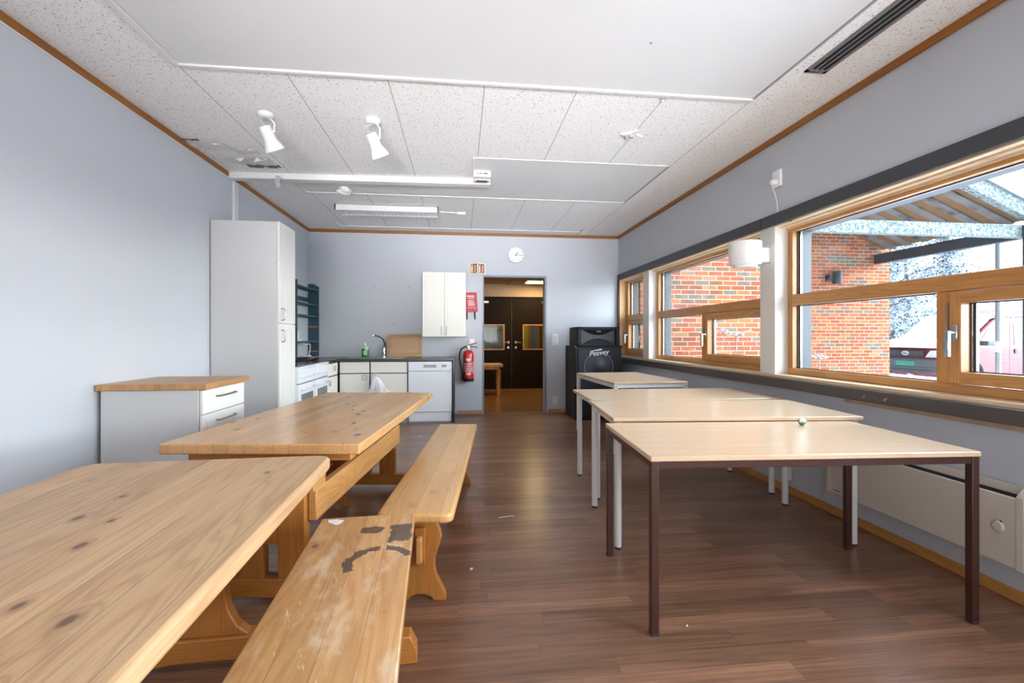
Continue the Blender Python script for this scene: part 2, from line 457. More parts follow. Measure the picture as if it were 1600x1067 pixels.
def brick():
    t = NT('red_brick')
    x, y, z = t.xyz(t.obj())
    row = t.m('FLOOR', t.m('DIVIDE', t.m('ADD', z, 30.), .0755))
    off = t.m('MULTIPLY', t.m('MODULO', row, 2.), .119)
    off = t.m('ADD', off, t.m('MULTIPLY', t.white(t.vec(row, 1., 1.)), .05))
    xs = t.m('ADD', t.m('ADD', x, y), t.m('ADD', off, 40.))
    cx = t.m('FLOOR', t.m('DIVIDE', xs, .238))
    r = t.white(t.vec(row, cx, 2.)); r2 = t.white(t.vec(row, cx, 8.))
    fz = t.m('FRACT', t.m('DIVIDE', t.m('ADD', z, 30.), .0755)); fx = t.m('FRACT', t.m('DIVIDE', xs, .238))
    mort = t.m('MAXIMUM', t.m('LESS_THAN', fz, .145), t.m('LESS_THAN', fx, .046))
    col = t.ramp(r, [(0., lin('#984722')), (.22, lin('#A6582F')), (.40, lin('#8F4C30')), (.58, lin('#AE6438')), (.74, lin('#7C5030')), (.80, lin('#706652')), (.88, lin('#616255')), (.94, lin('#98704A'))], 'CONSTANT')
    n = t.noise(t.vec(x, y, z), 9, 5, .65)
    sm = t.ss(t.m('ADD', n, t.m('MULTIPLY', r2, .15)), .58, .72)
    col = t.mix(t.m('MULTIPLY', sm, .55), col, lin('#544A44'))
    f = t.noise(t.vec(x, y, z), 70, 3)
    col = t.mix(t.m('MULTIPLY', f, .18), col, lin('#C07A60'))
    col = t.mix(mort, col, lin('#B3A692'))
    return t.bsdf(col, .85, 0, .2, bump=t.m('SUBTRACT', 1., mort), bumpd=.5, dist=.006)
M_BRICK = brick()
def snow():
    t = NT('fresh_snow'); n = t.noise(t.obj(), 6, 5)
    return t.bsdf(t.mix(n, lin('#E6ECF2'), lin('#F6F8FA')), .8, 0, .2, bump=n, bumpd=.4, dist=.05)
M_SNOW = snow()
def lichen():
    t = NT('frosted_lichen_beam')
    o = t.obj(); n = t.noise(o, 26, 6, .7); b = t.noise(o, 3, 3)
    col = t.mix(t.ss(n, .38, .62), lin('#4A5553'), lin('#A6B0AB'))
    return t.bsdf(t.mix(t.m('MULTIPLY', b, .5), col, lin('#66706D')), .85, 0, .2)
M_LICHEN = lichen()
M_BEAMDK = plain('dark_slate_beam', '#3A4347', .6, var=.2, scale=10)
def greyboard():
    t = NT('weathered_grey_board')
    x, y, z = t.xyz(t.obj())
    n = t.noise(t.vec(t.m('MULTIPLY', x, 3.), t.m('MULTIPLY', y, 40.), z), 1., 5, .65)
    b = t.noise(t.vec(x, y, z), 3., 4)
    col = t.mix(n, lin('#504C48'), lin('#8F8A82'))
    return t.bsdf(t.mix(t.ss(b, .5, .75), col, lin('#343231')), .85, 0, .2)
M_GBOARD = greyboard()
M_CHIP = plain('brown_chipboard', '#7E5A34', .85, var=.2, scale=18)
M_GALV = plain('galvanised_pipe', '#9AA1A3', .4, .6, var=.08)
M_VANRED = plain('red_car_paint', '#7C141D', .3, coat=.3, var=.04)
M_VANDK = plain('dark_grey_bumper', '#4A4F54', .55)
M_VANGL = plain('pale_frosted_car_glass', '#465055', .15, var=.06)
M_VANGR = plain('black_car_grille', '#23262B', .4)
M_HLIGHT = plain('clear_headlight', '#C6CDD1', .15)
M_PLATE = plain('green_number_plate', '#1FA67E', .5)
M_FROST = plain('frosted_twigs', '#BCC5CC', .8, var=.08, scale=3)
M_TWIG = plain('dark_evergreen_needles', '#3C4643', .85, var=.2, scale=3)
M_BARK = plain('grey_bark', '#6A625B', .9)
M_DOORBR = plain('dark_brown_door', '#211711', .6, spec=.12, var=.15, scale=60)
M_CORRW = plain('beige_corridor_wall', '#B9A183', .7)
M_CORRC = plain('corridor_ceiling', '#B79F84', .8)
def corrfloor():
    t = NT('orange_brown_worn_parquet')
    x, y, z = t.xyz(t.obj())
    n = t.noise(t.vec(t.m('MULTIPLY', x, 3.), t.m('MULTIPLY', y, 18.), 0.), 1., 5, .65)
    b = t.noise(t.vec(x, y, 0.), 2.2, 5, .7)
    col = t.mix(n, lin('#604227'), lin('#98703F'))
    return t.bsdf(t.mix(t.ss(b, .5, .68), col, lin('#7A5330')), .22, 0, .5)
M_CORRF = corrfloor()
M_YELLOW = plain('yellow_painted_wall', '#D9B92B', .6)
M_GREYW = plain('pale_grey_wall', '#8B8F8C', .6)
M_LAMPLIT = plain('lit_ceiling_lamp', '#FFE9B0', .5, emit=lin('#FFDFA0'), es=6)
M_BRASS = plain('steel_door_handle', '#B5A992', .3, .9)
M_BOLT = plain('dark_bolt', '#2A2A2B', .4)
M_UMBEL = plain('frosted_dry_umbel', '#8C8071', .85)
M_BALL = (lambda t: t.bsdf(t.mix(t.ss(t.noise(t.obj(), 28, 2), .47, .55), lin('#F0EEE6'), lin('#5E8B74')), .15, 0, .5, coat=.5))(NT('glossy_white_green_ball'))
M_PINKBRD = plain('bare_reddish_baseboard', '#B58A74', .6)
M_FRAMEB = plain('grey_blue_door_frame', '#8E949E', .5)
# ------------------------------------------------------------------ the room
LX, RX, BY, FY, CZ = -2.25, 2.50, 7.03, -2.0, 2.79
struct(bx('floor', M_FLOOR, None, LX - .15, RX + .1, FY - .1, BY + .16, -.08, 0), 'dark walnut laminate floor of the room', 'floor')
struct(bx('ceiling', M_CEIL, None, LX - .15, RX + .35, FY - .15, BY + .15, CZ, CZ + .15), 'white fissured acoustic tile ceiling', 'ceiling')
struct(bx('wall_left', M_WALL, None, LX - .15, LX, FY - .15, BY + .15, -.08, CZ), 'pale grey blue long wall behind the tall cabinet', 'wall')
m = MB()
m.box(LX, .34, BY, BY + .15, -.08, CZ); m.box(1.32, RX + .32, BY, BY + .15, -.08, CZ); m.box(.34, 1.32, BY, BY + .15, 2.12, CZ)
struct(m.build('wall_back', M_WALL), 'grey blue end wall with doorway to the corridor', 'wall')
struct(bx('wall_front', M_WALL, None, LX, RX + .32, FY - .15, FY, -.08, CZ))
m = MB()
m.box(RX, RX + .32, FY, BY, -.08, .872); m.box(RX, RX + .32, FY, BY, 2.10, CZ); m.box(RX + .16, RX + .32, 6.985, BY, .872, 2.10); m.box(RX, RX + .16, 7.0, BY, .872, 2.10)
m.box(RX, RX + .32, FY, -1.33, .872, 2.10)
struct(m.build('wall_right', M_WALLR), 'grey wall above and below the window band', 'wall')

# cornice strips
struct(bx('trim_1', M_TRIM, None, LX, LX + .022, FY, 4.70, CZ - .045, CZ, .003), 'brown wood cornice strip along the long blank wall', 'trim')
struct(bx('trim_2', M_TRIM, None, LX, LX + .022, 4.86, BY, CZ - .045, CZ, .003), 'short brown wood cornice strip above the kitchen run', 'trim')
struct(bx('trim_3', M_TRIM_X, None, LX + .022, RX - .022, BY - .022, BY, CZ - .045, CZ, .003), 'brown wood cornice strip over the doorway wall', 'trim')
struct(bx('trim_4', M_TRIM, None, RX - .022, RX, FY, BY, CZ - .045, CZ, .003), 'brown wood cornice strip above the windows', 'trim')
struct(bx('trim_5', M_WHITE, None, LX, LX + .012, FY, 4.70, CZ - .053, CZ - .045), 'thin white edge line under wall cornice', 'trim')
struct(bx('trim_6', M_WHITE, None, LX, LX + .012, 4.86, BY, CZ - .053, CZ - .045))
struct(bx('trim_7', M_WHITE, None, LX, LX + .02, 4.79, 4.88, 0, CZ - .05, .003), 'white vertical cover strip rising behind tall cabinet', 'trim')
struct(bx('trim_8', M_WALL, None, LX, LX + .012, 6.96, 7.03, .9, CZ - .05))
struct(bx('baseboard_right', M_BASE, None, RX - .014, RX, FY, BY, 0, .055, .003), 'pine baseboard under the heater', 'baseboard')
struct(bx('baseboard_back', M_BASE, None, 1.36, RX - .014, BY - .014, BY, 0, .055, .003), 'pine baseboard by the loudspeaker', 'baseboard')
struct(bx('baseboard_pier', M_PINKBRD, None, -.06, .32, BY - .014, BY, 0, .06, .003), 'bare reddish baseboard between dishwasher and doorway', 'baseboard')
struct(bx('baseboard_left', M_BASE, None, LX, LX + .014, FY, 3.0, 0, .055, .003))

# smooth ceiling boards with their edge strips
cp = struct(bx('ceiling_board', M_PANEL, None, -1.625, 1.935, FY, 2.835, CZ - .006, CZ), 'large smooth white ceiling board', 'ceiling board')
struct(bx('trim_9', M_WHITE, None, -1.665, -1.632, FY, 2.86, CZ - .016, CZ, .002), 'white edge strip beside large ceiling board', 'trim')
m = MB(); m.box(-1.632, 1.95, 2.842, 2.868, CZ - .016, CZ)
struct(m.build('trim_10', M_WHITE, bevel=.002), 'white edge strip across end of large ceiling board', 'trim')
struct(bx('trim_11', M_APPLG, None, 1.938, 1.952, FY, 2.842, CZ - .010, CZ), 'grey edge strip of large ceiling board near vent', 'trim')
m = MB(); m.box(.13, 1.925, 4.06, 5.21, CZ - .006, CZ); m.box(-1.68, .13, 4.70, 5.21, CZ - .006, CZ)
struct(m.build('ceiling_board', M_PANEL), 'smaller smooth ceiling board behind the white beam', 'ceiling board')
struct(bx('trim_12', M_WHITE, None, -1.70, 1.93, 5.212, 5.226, CZ - .012, CZ))
struct(bx('trim_13', M_APPLG, None, 1.927, 1.941, 4.06, 5.22, CZ - .010, CZ))
struct(bx('trim_14', M_WHITE, None, -1.70, -1.682, 4.86, 5.22, CZ - .012, CZ))
m = MB(); m.box(-1.72, 1.80, 6.78, 7.0, CZ - .006, CZ)
struct(m.build('ceiling_board', M_PANEL), 'narrow smooth ceiling board along doorway wall', 'ceiling board')
struct(bx('trim_15', M_APPLG, None, 1.80, 1.812, 6.62, 7.0, CZ - .010, CZ))
struct(bx('trim_16', M_WHITE, None, -1.745, -1.72, 6.62, 7.0, CZ - .012, CZ))
# white box beam hanging under the ceiling
m = MB(); M = T(0, 4.66, 0) @ Rz(rad(-1.8))
m.box(-2.24, .30, -.05, .05, CZ - .058, CZ, M)
struct(m.build('ceiling_beam', M_WHITE, bevel=.003), 'white boxed beam across the ceiling from the blank wall', 'beam')

# damaged ceiling edge beside the beam
pe = thing('torn_ceiling_patch', 'torn peeling ceiling edge with hanging flaps beside white beam', 'ceiling damage', (-1.95, 4.32, CZ))
rnd = random.Random(5)
def ragged(x0, x1, y0, y1, n, amp, rr):
    top = [(x0 + (x1 - x0) * i / n, y1 + rr.uniform(-amp, amp)) for i in range(n + 1)]
    bot = [(x0 + (x1 - x0) * i / n, y0 + rr.uniform(-amp, amp)) for i in range(n + 1)]
    return bot + top[::-1]
m = MB(); m.prism(ragged(-.02, .27, .13, .19, 12, .025, rnd), 'Z', -.006, -.001); m.build('exposed_gap', M_HOLE, pe, smooth=False)
m = MB(); m.prism(ragged(-.28, -.16, -.39, -.365, 8, .008, rnd), 'Z', -.006, -.001); m.build('exposed_gap', M_HOLE, pe, smooth=False)
def flap(pts, drop):
    m = MB(); n = len(pts)
    vs = []
    for i, (x, y) in enumerate(pts):
        vs.append((x, y, -.003 - drop * (.5 + .5 * math.sin(i * 2.1)) * (1 if i < n / 2 else .1)))
    vs2 = [(a, b, c - .0025) for a, b, c in vs]
    m.add(vs + vs2, [tuple(range(n)), tuple(range(n, 2 * n))[::-1]] + [((i + 1) % n, i, n + i, n + (i + 1) % n) for i in range(n)])
    return m
flap(ragged(-.14, .26, -.05, .13, 11, .03, rnd), .04).build('paper_flap', M_PEEL, pe, smooth=False)
flap(ragged(-.29, .02, -.33, -.20, 9, .025, rnd), .02).build('paper_flap', M_PEEL, pe, smooth=False)
flap(ragged(.03, .22, -.24, -.12, 7, .02, rnd), .014).build('paper_flap', M_PEEL, pe, smooth=False)
ts = MB(); M = T(-1.742, 4.575, CZ - .06)
pts = [(0, 0), (.004, -.03), (-.004, -.06), (.006, -.09), (.004, -.115)]
for i in range(len(pts) - 1):
    a, b = pts[i], pts[i + 1]
    ts.add([(-.022 + a[0], a[0], a[1]), (.022 + a[0], a[0], a[1]), (.02 + b[0], b[0], b[1]), (-.02 + b[0], b[0], b[1]),
            (-.022 + a[0], a[0] + .001, a[1]), (.022 + a[0], a[0] + .001, a[1]), (.02 + b[0], b[0] + .001, b[1]), (-.02 + b[0], b[0] + .001, b[1])],
           [(0, 1, 2, 3), (7, 6, 5, 4), (0, 3, 7, 4), (1, 5, 6, 2)])
o = ts.build('tape_strip', M_TAPE); o.location = (-1.742, 4.575, CZ - .055)
tag(o, 'loose grey tape strip dangling from the ceiling beam', 'tape')

# ------------------------------------------------------------------ window band
def window(n, y0, y1, mull, label=None):
    W = sthing('window_%d' % n, label, 'window')
    x0, x1 = 2.615, 2.70
    z0, z1, zt = .895, 2.075, 1.485
    fw = .052
    m = MB(); m.box(x0, x1, y0, y1, z0, z0 + .05); m.box(x0, x1, y0, y1, z1 - .045, z1)
    m.build('frame_rail', M_WIN_Y, W, .004)
    m = MB(); m.box(x0 + .001, x1 - .001, y0, y0 + fw, z0, z1); m.box(x0 + .001, x1 - .001, y1 - fw, y1, z0, z1)
    m.build('frame_stile', M_WIN_Z, W, .004)
    bx('transom', M_WIN_Y, W, x0 - .002, x1 - .002, y0 + fw, y1 - fw, zt - .044, zt + .044, .006)
    # glazing beads of light wood and gaskets, upper light
    def pane(a, b, c, d, deep=0):
        xg = 2.665 + deep
        bx('glass_pane', M_GLASS, W, xg, xg + .006, a + .004, b - .004, c + .004, d - .004)
        m = MB()
        m.box(xg - .008, xg - .001, a, b, c, c + .006); m.box(xg - .008, xg - .001, a, b, d - .006, d)
        m.box(xg - .008, xg - .001, a, a + .006, c, d); m.box(xg - .008, xg - .001, b - .006, b, c, d)
        m.build('gasket', M_GASKET, W)
        m = MB()
        m.box(xg + .008, xg + .024, b - .018, b, c, d); m.box(xg + .008, xg + .024, a, a + .018, c, d)
        m.build('glass_spacer', M_CHROME, W)
    pane(y0 + fw, y1 - fw, zt + .044, z1 - .045)
    if mull:
        a = y1 - mull            # mullion centre, fixed light on the far side
        bx('mullion', M_WIN_Z, W, x0 - .002, x1 - .002, a - .04, a + .036, z0 + .05, zt - .044, .006)
        pane(a + .036, y1 - fw, z0 + .05, zt - .044)
        s0, s1 = y0 + fw + .004, a - .044
    else:
        s0, s1 = y0 + fw + .004, y1 - fw - .004
    c, d = z0 + .054, zt - .048
    sx0, sx1 = 2.600, 2.675
    m = MB(); m.box(sx0, sx1, s0 + .05, s1 - .05, c, c + .062); m.box(sx0, sx1, s0 + .05, s1 - .05, d - .062, d)
    S = m.build('casement_sash', M_WIN_Y, W, .005)
    m = MB(); m.box(sx0, sx1, s0, s0 + .055, c, d); m.box(sx0, sx1, s1 - .055, s1, c, d)
    m.build('sash_stile', M_WIN_Z, S, .005)
    pane(s0 + .055, s1 - .055, c + .062, d - .062, .0)
    hy = s1 - .028; hz = (c + d) / 2 - .02
    m = MB(); m.box(sx0 - .008, sx0, hy - .015, hy + .015, hz + .0, hz + .085)
    m.tube([(sx0 - .006, hy, hz + .045), (sx0 - .045, hy, hz + .045)], .011, 12)
    m.box(sx0 - .056, sx0 - .036, hy - .012, hy + .012, hz - .085, hz + .055)
    m.build('window_handle', M_CHROME, S, .004)
    m = MB(); m.box(sx0 - .004, sx0 + .002, s1 + .004, s1 + .011, d - .22, d - .06)
    m.build('stay_arm', M_STEEL, S)
    # cladding outside
    m = MB(); m.box(2.72, 2.80, y1 - .03, y1, z0, z1); m.box(2.70, 2.83, y0, y0 + .03, z0, z1); m.box(2.70, 2.83, y0, y1, z1 - .03, z1); m.box(2.70, 2.86, y0, y1, z0 - .02, z0 + .012)
    m.build('outer_cladding', M_CLAD, W)
    return W
window(1, 6.055, 6.975, 0, label='short pine window next to the loudspeakers')
window(2, 3.575, 5.86, 1.19, label='pine window with brick wall close behind it and lamp in front')
window(3, 1.12, 3.395, 1.19, label='wide pine window looking out at the red van')
window(4, -1.33, .94, 1.19, label=None)
# white posts between the windows
for i, (a, b) in enumerate(((5.86, 6.055), (3.395, 3.575), (.94, 1.12))):
    m = MB(); m.box(2.505, 2.64, a, b, .872, 2.10)
    lab = ('white painted post between short and middle window', 'white painted post carrying the round wall lamp', '')[i]
    struct(m.build('trim_%d' % (20 + i), M_POST, bevel=.003), lab or None, 'post' if lab else None)
    struct(bx('trim_%d' % (25 + i), M_CLAD, None, 2.64, 2.82, a - .002, b + .002, .872, 2.10))
# reveal linings: head, sill and far jamb
struct(bx('trim_30', M_REVEAL_LIT, None, 2.50, 2.72, -1.33, 6.985, 2.075, 2.10), 'pine head lining over the windows with snow light in its colour', 'trim')
struct(bx('trim_31', M_REVEAL_LIT, None, 2.485, 2.72, -1.33, 6.985, .872, .895, .002), 'pine sill board under the windows in the lightened lining colour', 'window sill')
struct(bx('trim_32', M_REVEAL_Z, None, 2.502, 2.655, 6.975, 7.0, .895, 2.075), 'pale pine jamb board behind the loudspeakers', 'trim')
# small stepped mouldings along the head
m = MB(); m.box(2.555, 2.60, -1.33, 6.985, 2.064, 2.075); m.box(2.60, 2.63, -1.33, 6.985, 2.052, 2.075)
struct(m.build('trim_33', M_REVEAL_LIT, bevel=.002))
# dark surround on the wall face
struct(bx('trim_34', M_TRIMDK, None, RX - .022, RX + .002, 3.535, 7.028, 2.085, 2.175, .003), 'dark grey board over far two windows', 'trim')
struct(bx('trim_35', M_TRIMDK, None, RX - .022, RX + .002, FY, 3.525, 2.085, 2.175, .003), 'dark grey board over the window with the van', 'trim')
struct(bx('trim_36', M_TRIMDK, None, RX - .022, RX + .002, 6.985, 7.028, .87, 2.085, .003), 'dark grey upright board at the window corner', 'trim')
struct(bx('trim_37', M_LEDGE, None, RX - .055, RX + .004, FY, 7.028, .80, .872, .004), 'chipped dark ledge board below the windows', 'ledge')
m = MB()
for y, s in ((2.52, .009), (2.38, .014), (5.2, .006), (4.7, .005), (2.44, .005)):
    m.prism([(y + s * math.cos(k * 1.05 + y) * (1 + .5 * math.sin(k * 3)), .83 + s * .8 * math.sin(k * 1.05)) for k in range(6)], 'X', RX - .0562, RX - .055)
struct(m.build('trim_38', M_RAWW, smooth=False), 'bare wood chips on the dark ledge', 'chips')

struct(bx('trim_39', M_BARE, None, RX - .003, RX + .002, FY, 2.72, .768, .80), 'bare tan strip of wall under the dark ledge', 'trim')
# doorway lining and corridor
m = MB(); m.box(.34, .355, BY - .012, BY + .16, 0, 2.11); m.box(1.305, 1.32, BY - .012, BY + .16, 0, 2.11); m.box(.34, 1.32, BY - .012, BY + .16, 2.11, 2.125)
m.box(1.32, 1.335, BY - .012, BY, 0, 2.14); m.box(.34, 1.335, BY - .012, BY, 2.125, 2.14)
struct(m.build('door_frame', M_FRAMEB, bevel=.002), 'grey blue frame of the open doorway', 'door frame')
struct(bx('floor_corridor', M_CORRF, None, -1.5, 4.0, BY + .16, 10.4, -.08, 0.0), 'worn orange brown corridor floor', 'floor')
struct(bx('ceiling_corridor', M_CORRC, None, -1.5, 4.0, BY + .15, 13.2, 2.37, 2.47), 'tan corridor ceiling', 'ceiling')
m = MB(); m.box(-1.5, 4.0, BY + .15, BY + .17, 2.12, 2.37); m.box(-1.5, .34, BY + .15, BY + .17, 0, 2.37); m.box(1.32, 2.6, BY + .15, BY + .17, 0, 2.37)
m.box(-1.6, -1.5, BY + .15, 13.2, -.08, 2.47); m.box(4.0, 4.1, BY + .3, 13.2, -.08, 2.47)
struct(m.build('wall_corridor', M_CORRW))
m = MB(); m.box(-1.5, 4.0, 10.24, 10.36, 2.07, 2.37); m.box(-1.5, -.05, 10.24, 10.36, 0, 2.07); m.box(2.32, 4.0, 10.24, 10.36, 0, 2.07)
struct(m.build('wall_corridor_end', M_CORRW), 'tan wall above the dark double doors', 'wall')
m = MB()
for k in range(4):
    m.box(-1.5, 4.0, 7.6 + k * .62, 7.608 + k * .62, 2.366, 2.37)
m.box(.45, .458, 7.2, 10.24, 2.366, 2.37); m.box(1.05, 1.058, 7.2, 10.24, 2.366, 2.37)
struct(m.build('trim_40', M_DARKGAP))
def door_leaf(n, x0, x1, w0, w1, hx, hs, label):
    D = sthing('door_%d' % n, label, 'door')
    y0, y1 = 10.25, 10.30
    m = MB(); m.box(x0, w0, y0, y1, .01, 2.06); m.box(w1, x1, y0, y1, .01, 2.06); m.box(w0, w1, y0, y1, .01, .905); m.box(w0, w1, y0, y1, 1.445, 2.06)
    m.build('door_leaf', M_DOORBR, D)
    m = MB(); m.box(w0 - .02, w1 + .02, y0 - .008, y0 + .01, .885, .91); m.box(w0 - .02, w1 + .02, y0 - .008, y0 + .01, 1.44, 1.465)
    m.box(w0 - .02, w0 + .005, y0 - .008, y0 + .01, .9, 1.45); m.box(w1 - .005, w1 + .02, y0 - .008, y0 + .01, .9, 1.45)
    m.build('vision_frame', M_CORR_TBL, D)
    bx('glass_pane', M_GLASSD, D, w0, w1, y0 + .02, y0 + .026, .905, 1.445)
    m = MB(); m.tube([(hx, y0 - .002, 1.06), (hx, y0 - .05, 1.06), (hx + hs * .02, y0 - .055, 1.06), (hx + hs * .12, y0 - .055, 1.055)], .011, 8)
    m.lathe([(.028, 0), (.028, .008)], 16, T(hx, y0, 1.06) @ Rx(PI / 2))
    m.lathe([(.026, 0), (.026, .012)], 16, T(hx, y0, .94) @ Rx(PI / 2))
    m.build('door_handle', M_BRASS, D)
    xc = x0 + .12 if hs < 0 else x1 - .62
    return D
D1 = door_leaf(1, -.05, 1.145, .45, .965, 1.07, -1, 'dark brown door leaf by the small corridor table')
D2 = door_leaf(2, 1.155, 2.32, 1.42, 1.95, 1.24, 1, 'dark brown door leaf with yellow seen through its glass')
bx('door_closer', M_BRASS, D1, .50, .62, 10.18, 10.25, 1.94, 1.99, .004)
bx('door_closer', M_BRASS, D2, 1.83, 1.95, 10.18, 10.25, 1.94, 1.99, .004)
struct(bx('trim_41', M_DOORBR, None, -.1, 2.36, 10.235, 10.25, 2.05, 2.09))
# room beyond the corridor doors
struct(bx('floor_beyond', M_CORRF, None, -1.5, 4.0, 10.4, 13.2, -.08, 0))
struct(bx('wall_beyond', M_GREYW, None, -1.5, 1.32, 13.0, 13.1, 0, 2.37))
struct(bx('wall_beyond_yellow', M_YELLOW, None, 1.32, 4.0, 13.0, 13.1, 0, 2.37))
m = MB(); m.box(1.92, 2.0, 12.9, 13.0, 0, 2.3); m.box(2.18, 2.26, 12.9, 13.0, 0, 2.3)
struct(m.build('trim_42', M_CORR_TBL))
struct(bx('trim_43', M_GREYW, None, 2.0, 2.18, 12.93, 13.0, 0, 2.3))
m = MB(); m.box(.85, 1.25, 12.96, 13.0, .95, .98); m.box(.85, 1.25, 12.96, 13.0, 1.4, 1.43); m.box(.85, .88, 12.96, 13.0, .95, 1.43); m.box(1.16, 1.19, 12.96, 13.0, .8, 1.6)
struct(m.build('trim_44', M_CORR_TBL))  # wood strips added to imitate a reflection in the door glass
# ------------------------------------------------------------------ pine furniture
def pine_table(name, label, loc, rz, w, L, top, mat_top, wavy, corner):
    t = thing(name, label, 'table', (loc[0], loc[1], 0), rz)
    m = MB(); m.prism(rrect(-w / 2, w / 2, -L / 2, L / 2, corner), 'Z', top - .045, top)
    m.build('tabletop', mat_top, t, .012 if wavy else .006, 3)
    e = L / 2 - (.12 if not wavy else .06)
    for s in (-1, 1):
        y = s * e
        bz = top - .045
        bx('bearer', M_PINE_X, t, -w * .42, w * .42, y - .035, y + .035, bz - .048, bz, .004)
        if not wavy:
            m = MB(); m.box(.035, .155, y - .03, y + .03, .115, bz - .048); m.build('upright', M_PINE_Z, t, .004)
            m = MB(); m.box(-.155, -.035, y - .03, y + .03, .115, bz - .048); m.build('upright', M_PINE_Z, t, .004)
            m = MB(); m.box(-.035, .035, y - .028, y + .028, .27, bz - .048); m.build('infill_board', M_PINE_Z, t)
            poly = [(-.38, 0), (-.24, 0), (-.2, .035), (.2, .035), (.24, 0), (.38, 0), (.38, .07), (.33, .118), (-.33, .118), (-.38, .07)]
            m = MB(); m.prism(poly, 'Y', y - .035, y + .035); m.build('foot_bar', M_PINE_X, t, .004)
        else:
            pr = [(.14, bz - .048), (.135, .52), (.115, .44), (.085, .36), (.07, .29), (.08, .22), (.11, .16), (.15, .125)]
            poly = pr + [(-a, b) for a, b in reversed(pr)]
            m = MB(); m.prism(poly, 'Y', y - .022, y + .022); m.build('upright', M_PINE_Z, t, .005)
            poly = [(-.36, 0), (-.25, 0), (-.2, .03), (-.1, .045), (.1, .045), (.2, .03), (.25, 0), (.36, 0), (.36, .06), (.33, .11), (.2, .125), (-.2, .125), (-.33, .11), (-.36, .06)]
            m = MB(); m.prism(poly, 'Y', y - .035, y + .035); m.build('foot_bar', M_PINE_X, t, .005)
    if not wavy:
        for s in (-1, 1):
            bx('rail', M_PINE_YR, t, min(s * .157, s * .195), max(s * .157, s * .195), -e + .0, e - .02, .365, .505, .005)
        bx('rail_block', M_PINE_YR, t, .157, .195, -e - .035, -e + .1, .505, top - .095)
    else:
        bx('rail', M_PINE_YR, t, -.016, .016, -e - .07, e + .07, .30, .40, .004)
    return t
pine_table('trestle_table', 'long pine table with knife scarred glued top and square trestle legs behind the first table', (-.755, 2.93), rad(-6.5), .86, 1.78, .74, M_PINE_FAR, False, .012)
NR = rad(1.8)
nc = (-.915 + math.sin(NR) * .96, 1.815 - math.cos(NR) * .96)
pine_table('trestle_table', 'large round cornered knotty pine table in front of the white base cabinet', nc, NR, .85, 1.92, .742, M_PINE_TOP, True, .06)

BPROF = [(.068, .41), (.066, .385), (.075, .345), (.09, .31), (.092, .28), (.078, .235), (.063, .185), (.062, .15), (.072, .11), (.095, .065), (.113, .03), (.113, .0), (.06, .0), (.045, .018), (.02, .028)]
def wavy_bench(label, loc, rz, L, w=.325):
    t = thing('bench', label, 'bench', (loc[0], loc[1], 0), rz)
    m = MB(); m.prism(rrect(-w / 2, w / 2, -L / 2, L / 2, .035), 'Z', .41, .452); m.build('seat', M_BENCH, t, .014, 4)
    for s in (-1, 1):
        y = s * (L / 2 - .17)
        poly = BPROF + [(-a, b) for a, b in reversed(BPROF)]
        m = MB(); m.prism(poly, 'Y', y - .016, y + .016); m.build('leg', M_PINE_Z, t, .003)
        m = MB(); m.box(-.012, .012, y + s * .0, y + s * .07, .19, .305); m.build('tenon', M_PINE_YR, t, .004)
        m = MB(); m.prism([(y + s * .02, .17), (y + s * .035, .17), (y + s * .045, .34), (y + s * .02, .34)], 'X', -.022, .022); m.build('wedge', M_PINE_Z, t, .002)
    bx('stretcher', M_PINE_YR, t, -.012, .012, -L / 2 + .18, L / 2 - .18, .19, .305, .003)
    return t
wavy_bench('honey pine bench with wavy legs between the tables and the walkway, knotted seat', (-.107, 2.925), rad(-5.1), 1.97)
wavy_bench('pine bench tucked beneath the scarred pine table, only its wavy leg showing', (-1.03, 2.67), rad(-11.5), 1.72, .27)
def sled_bench():
    t = thing('bench', 'scuffed pine bench with dark grey stain marks on the seat', 'bench', (-.3189, .9685, 0), .05595)
    L, w = 1.90, .366
    m = MB(); m.prism(rrect(-w / 2, w / 2, -L / 2, L / 2, .012), 'Z', .425, .465); m.build('seat', M_BENCH_W, t, .004, 2)
    for s in (-1, 1):
        y = s * (L / 2 - .20)
        pr = [(.10, .425), (.095, .35), (.07, .28), (.055, .21), (.065, .15), (.09, .105)]
        m = MB(); m.prism(pr + [(-a, b) for a, b in reversed(pr)], 'Y', y - .018, y + .018); m.build('leg', M_PINE_Z, t, .004)
        poly = [(-.20, 0), (-.13, 0), (-.1, .025), (.1, .025), (.13, 0), (.20, 0), (.20, .05), (.175, .1), (-.175, .1), (-.20, .05)]
        m = MB(); m.prism(poly, 'Y', y - .032, y + .032); m.build('foot_bar', M_PINE_X, t, .004)
    bx('stretcher', M_PINE_YR, t, -.013, .013, -L / 2 + .2, L / 2 - .2, .2, .29, .003)
    m = MB(); m.prism([(-.15, .905), (-.115, .875), (-.10, .885), (-.092, .915), (-.12, .93), (-.155, .93)], 'Z', .465, .4657)
    m.build('torn_label', M_PAPER, t, smooth=False)
sled_bench()

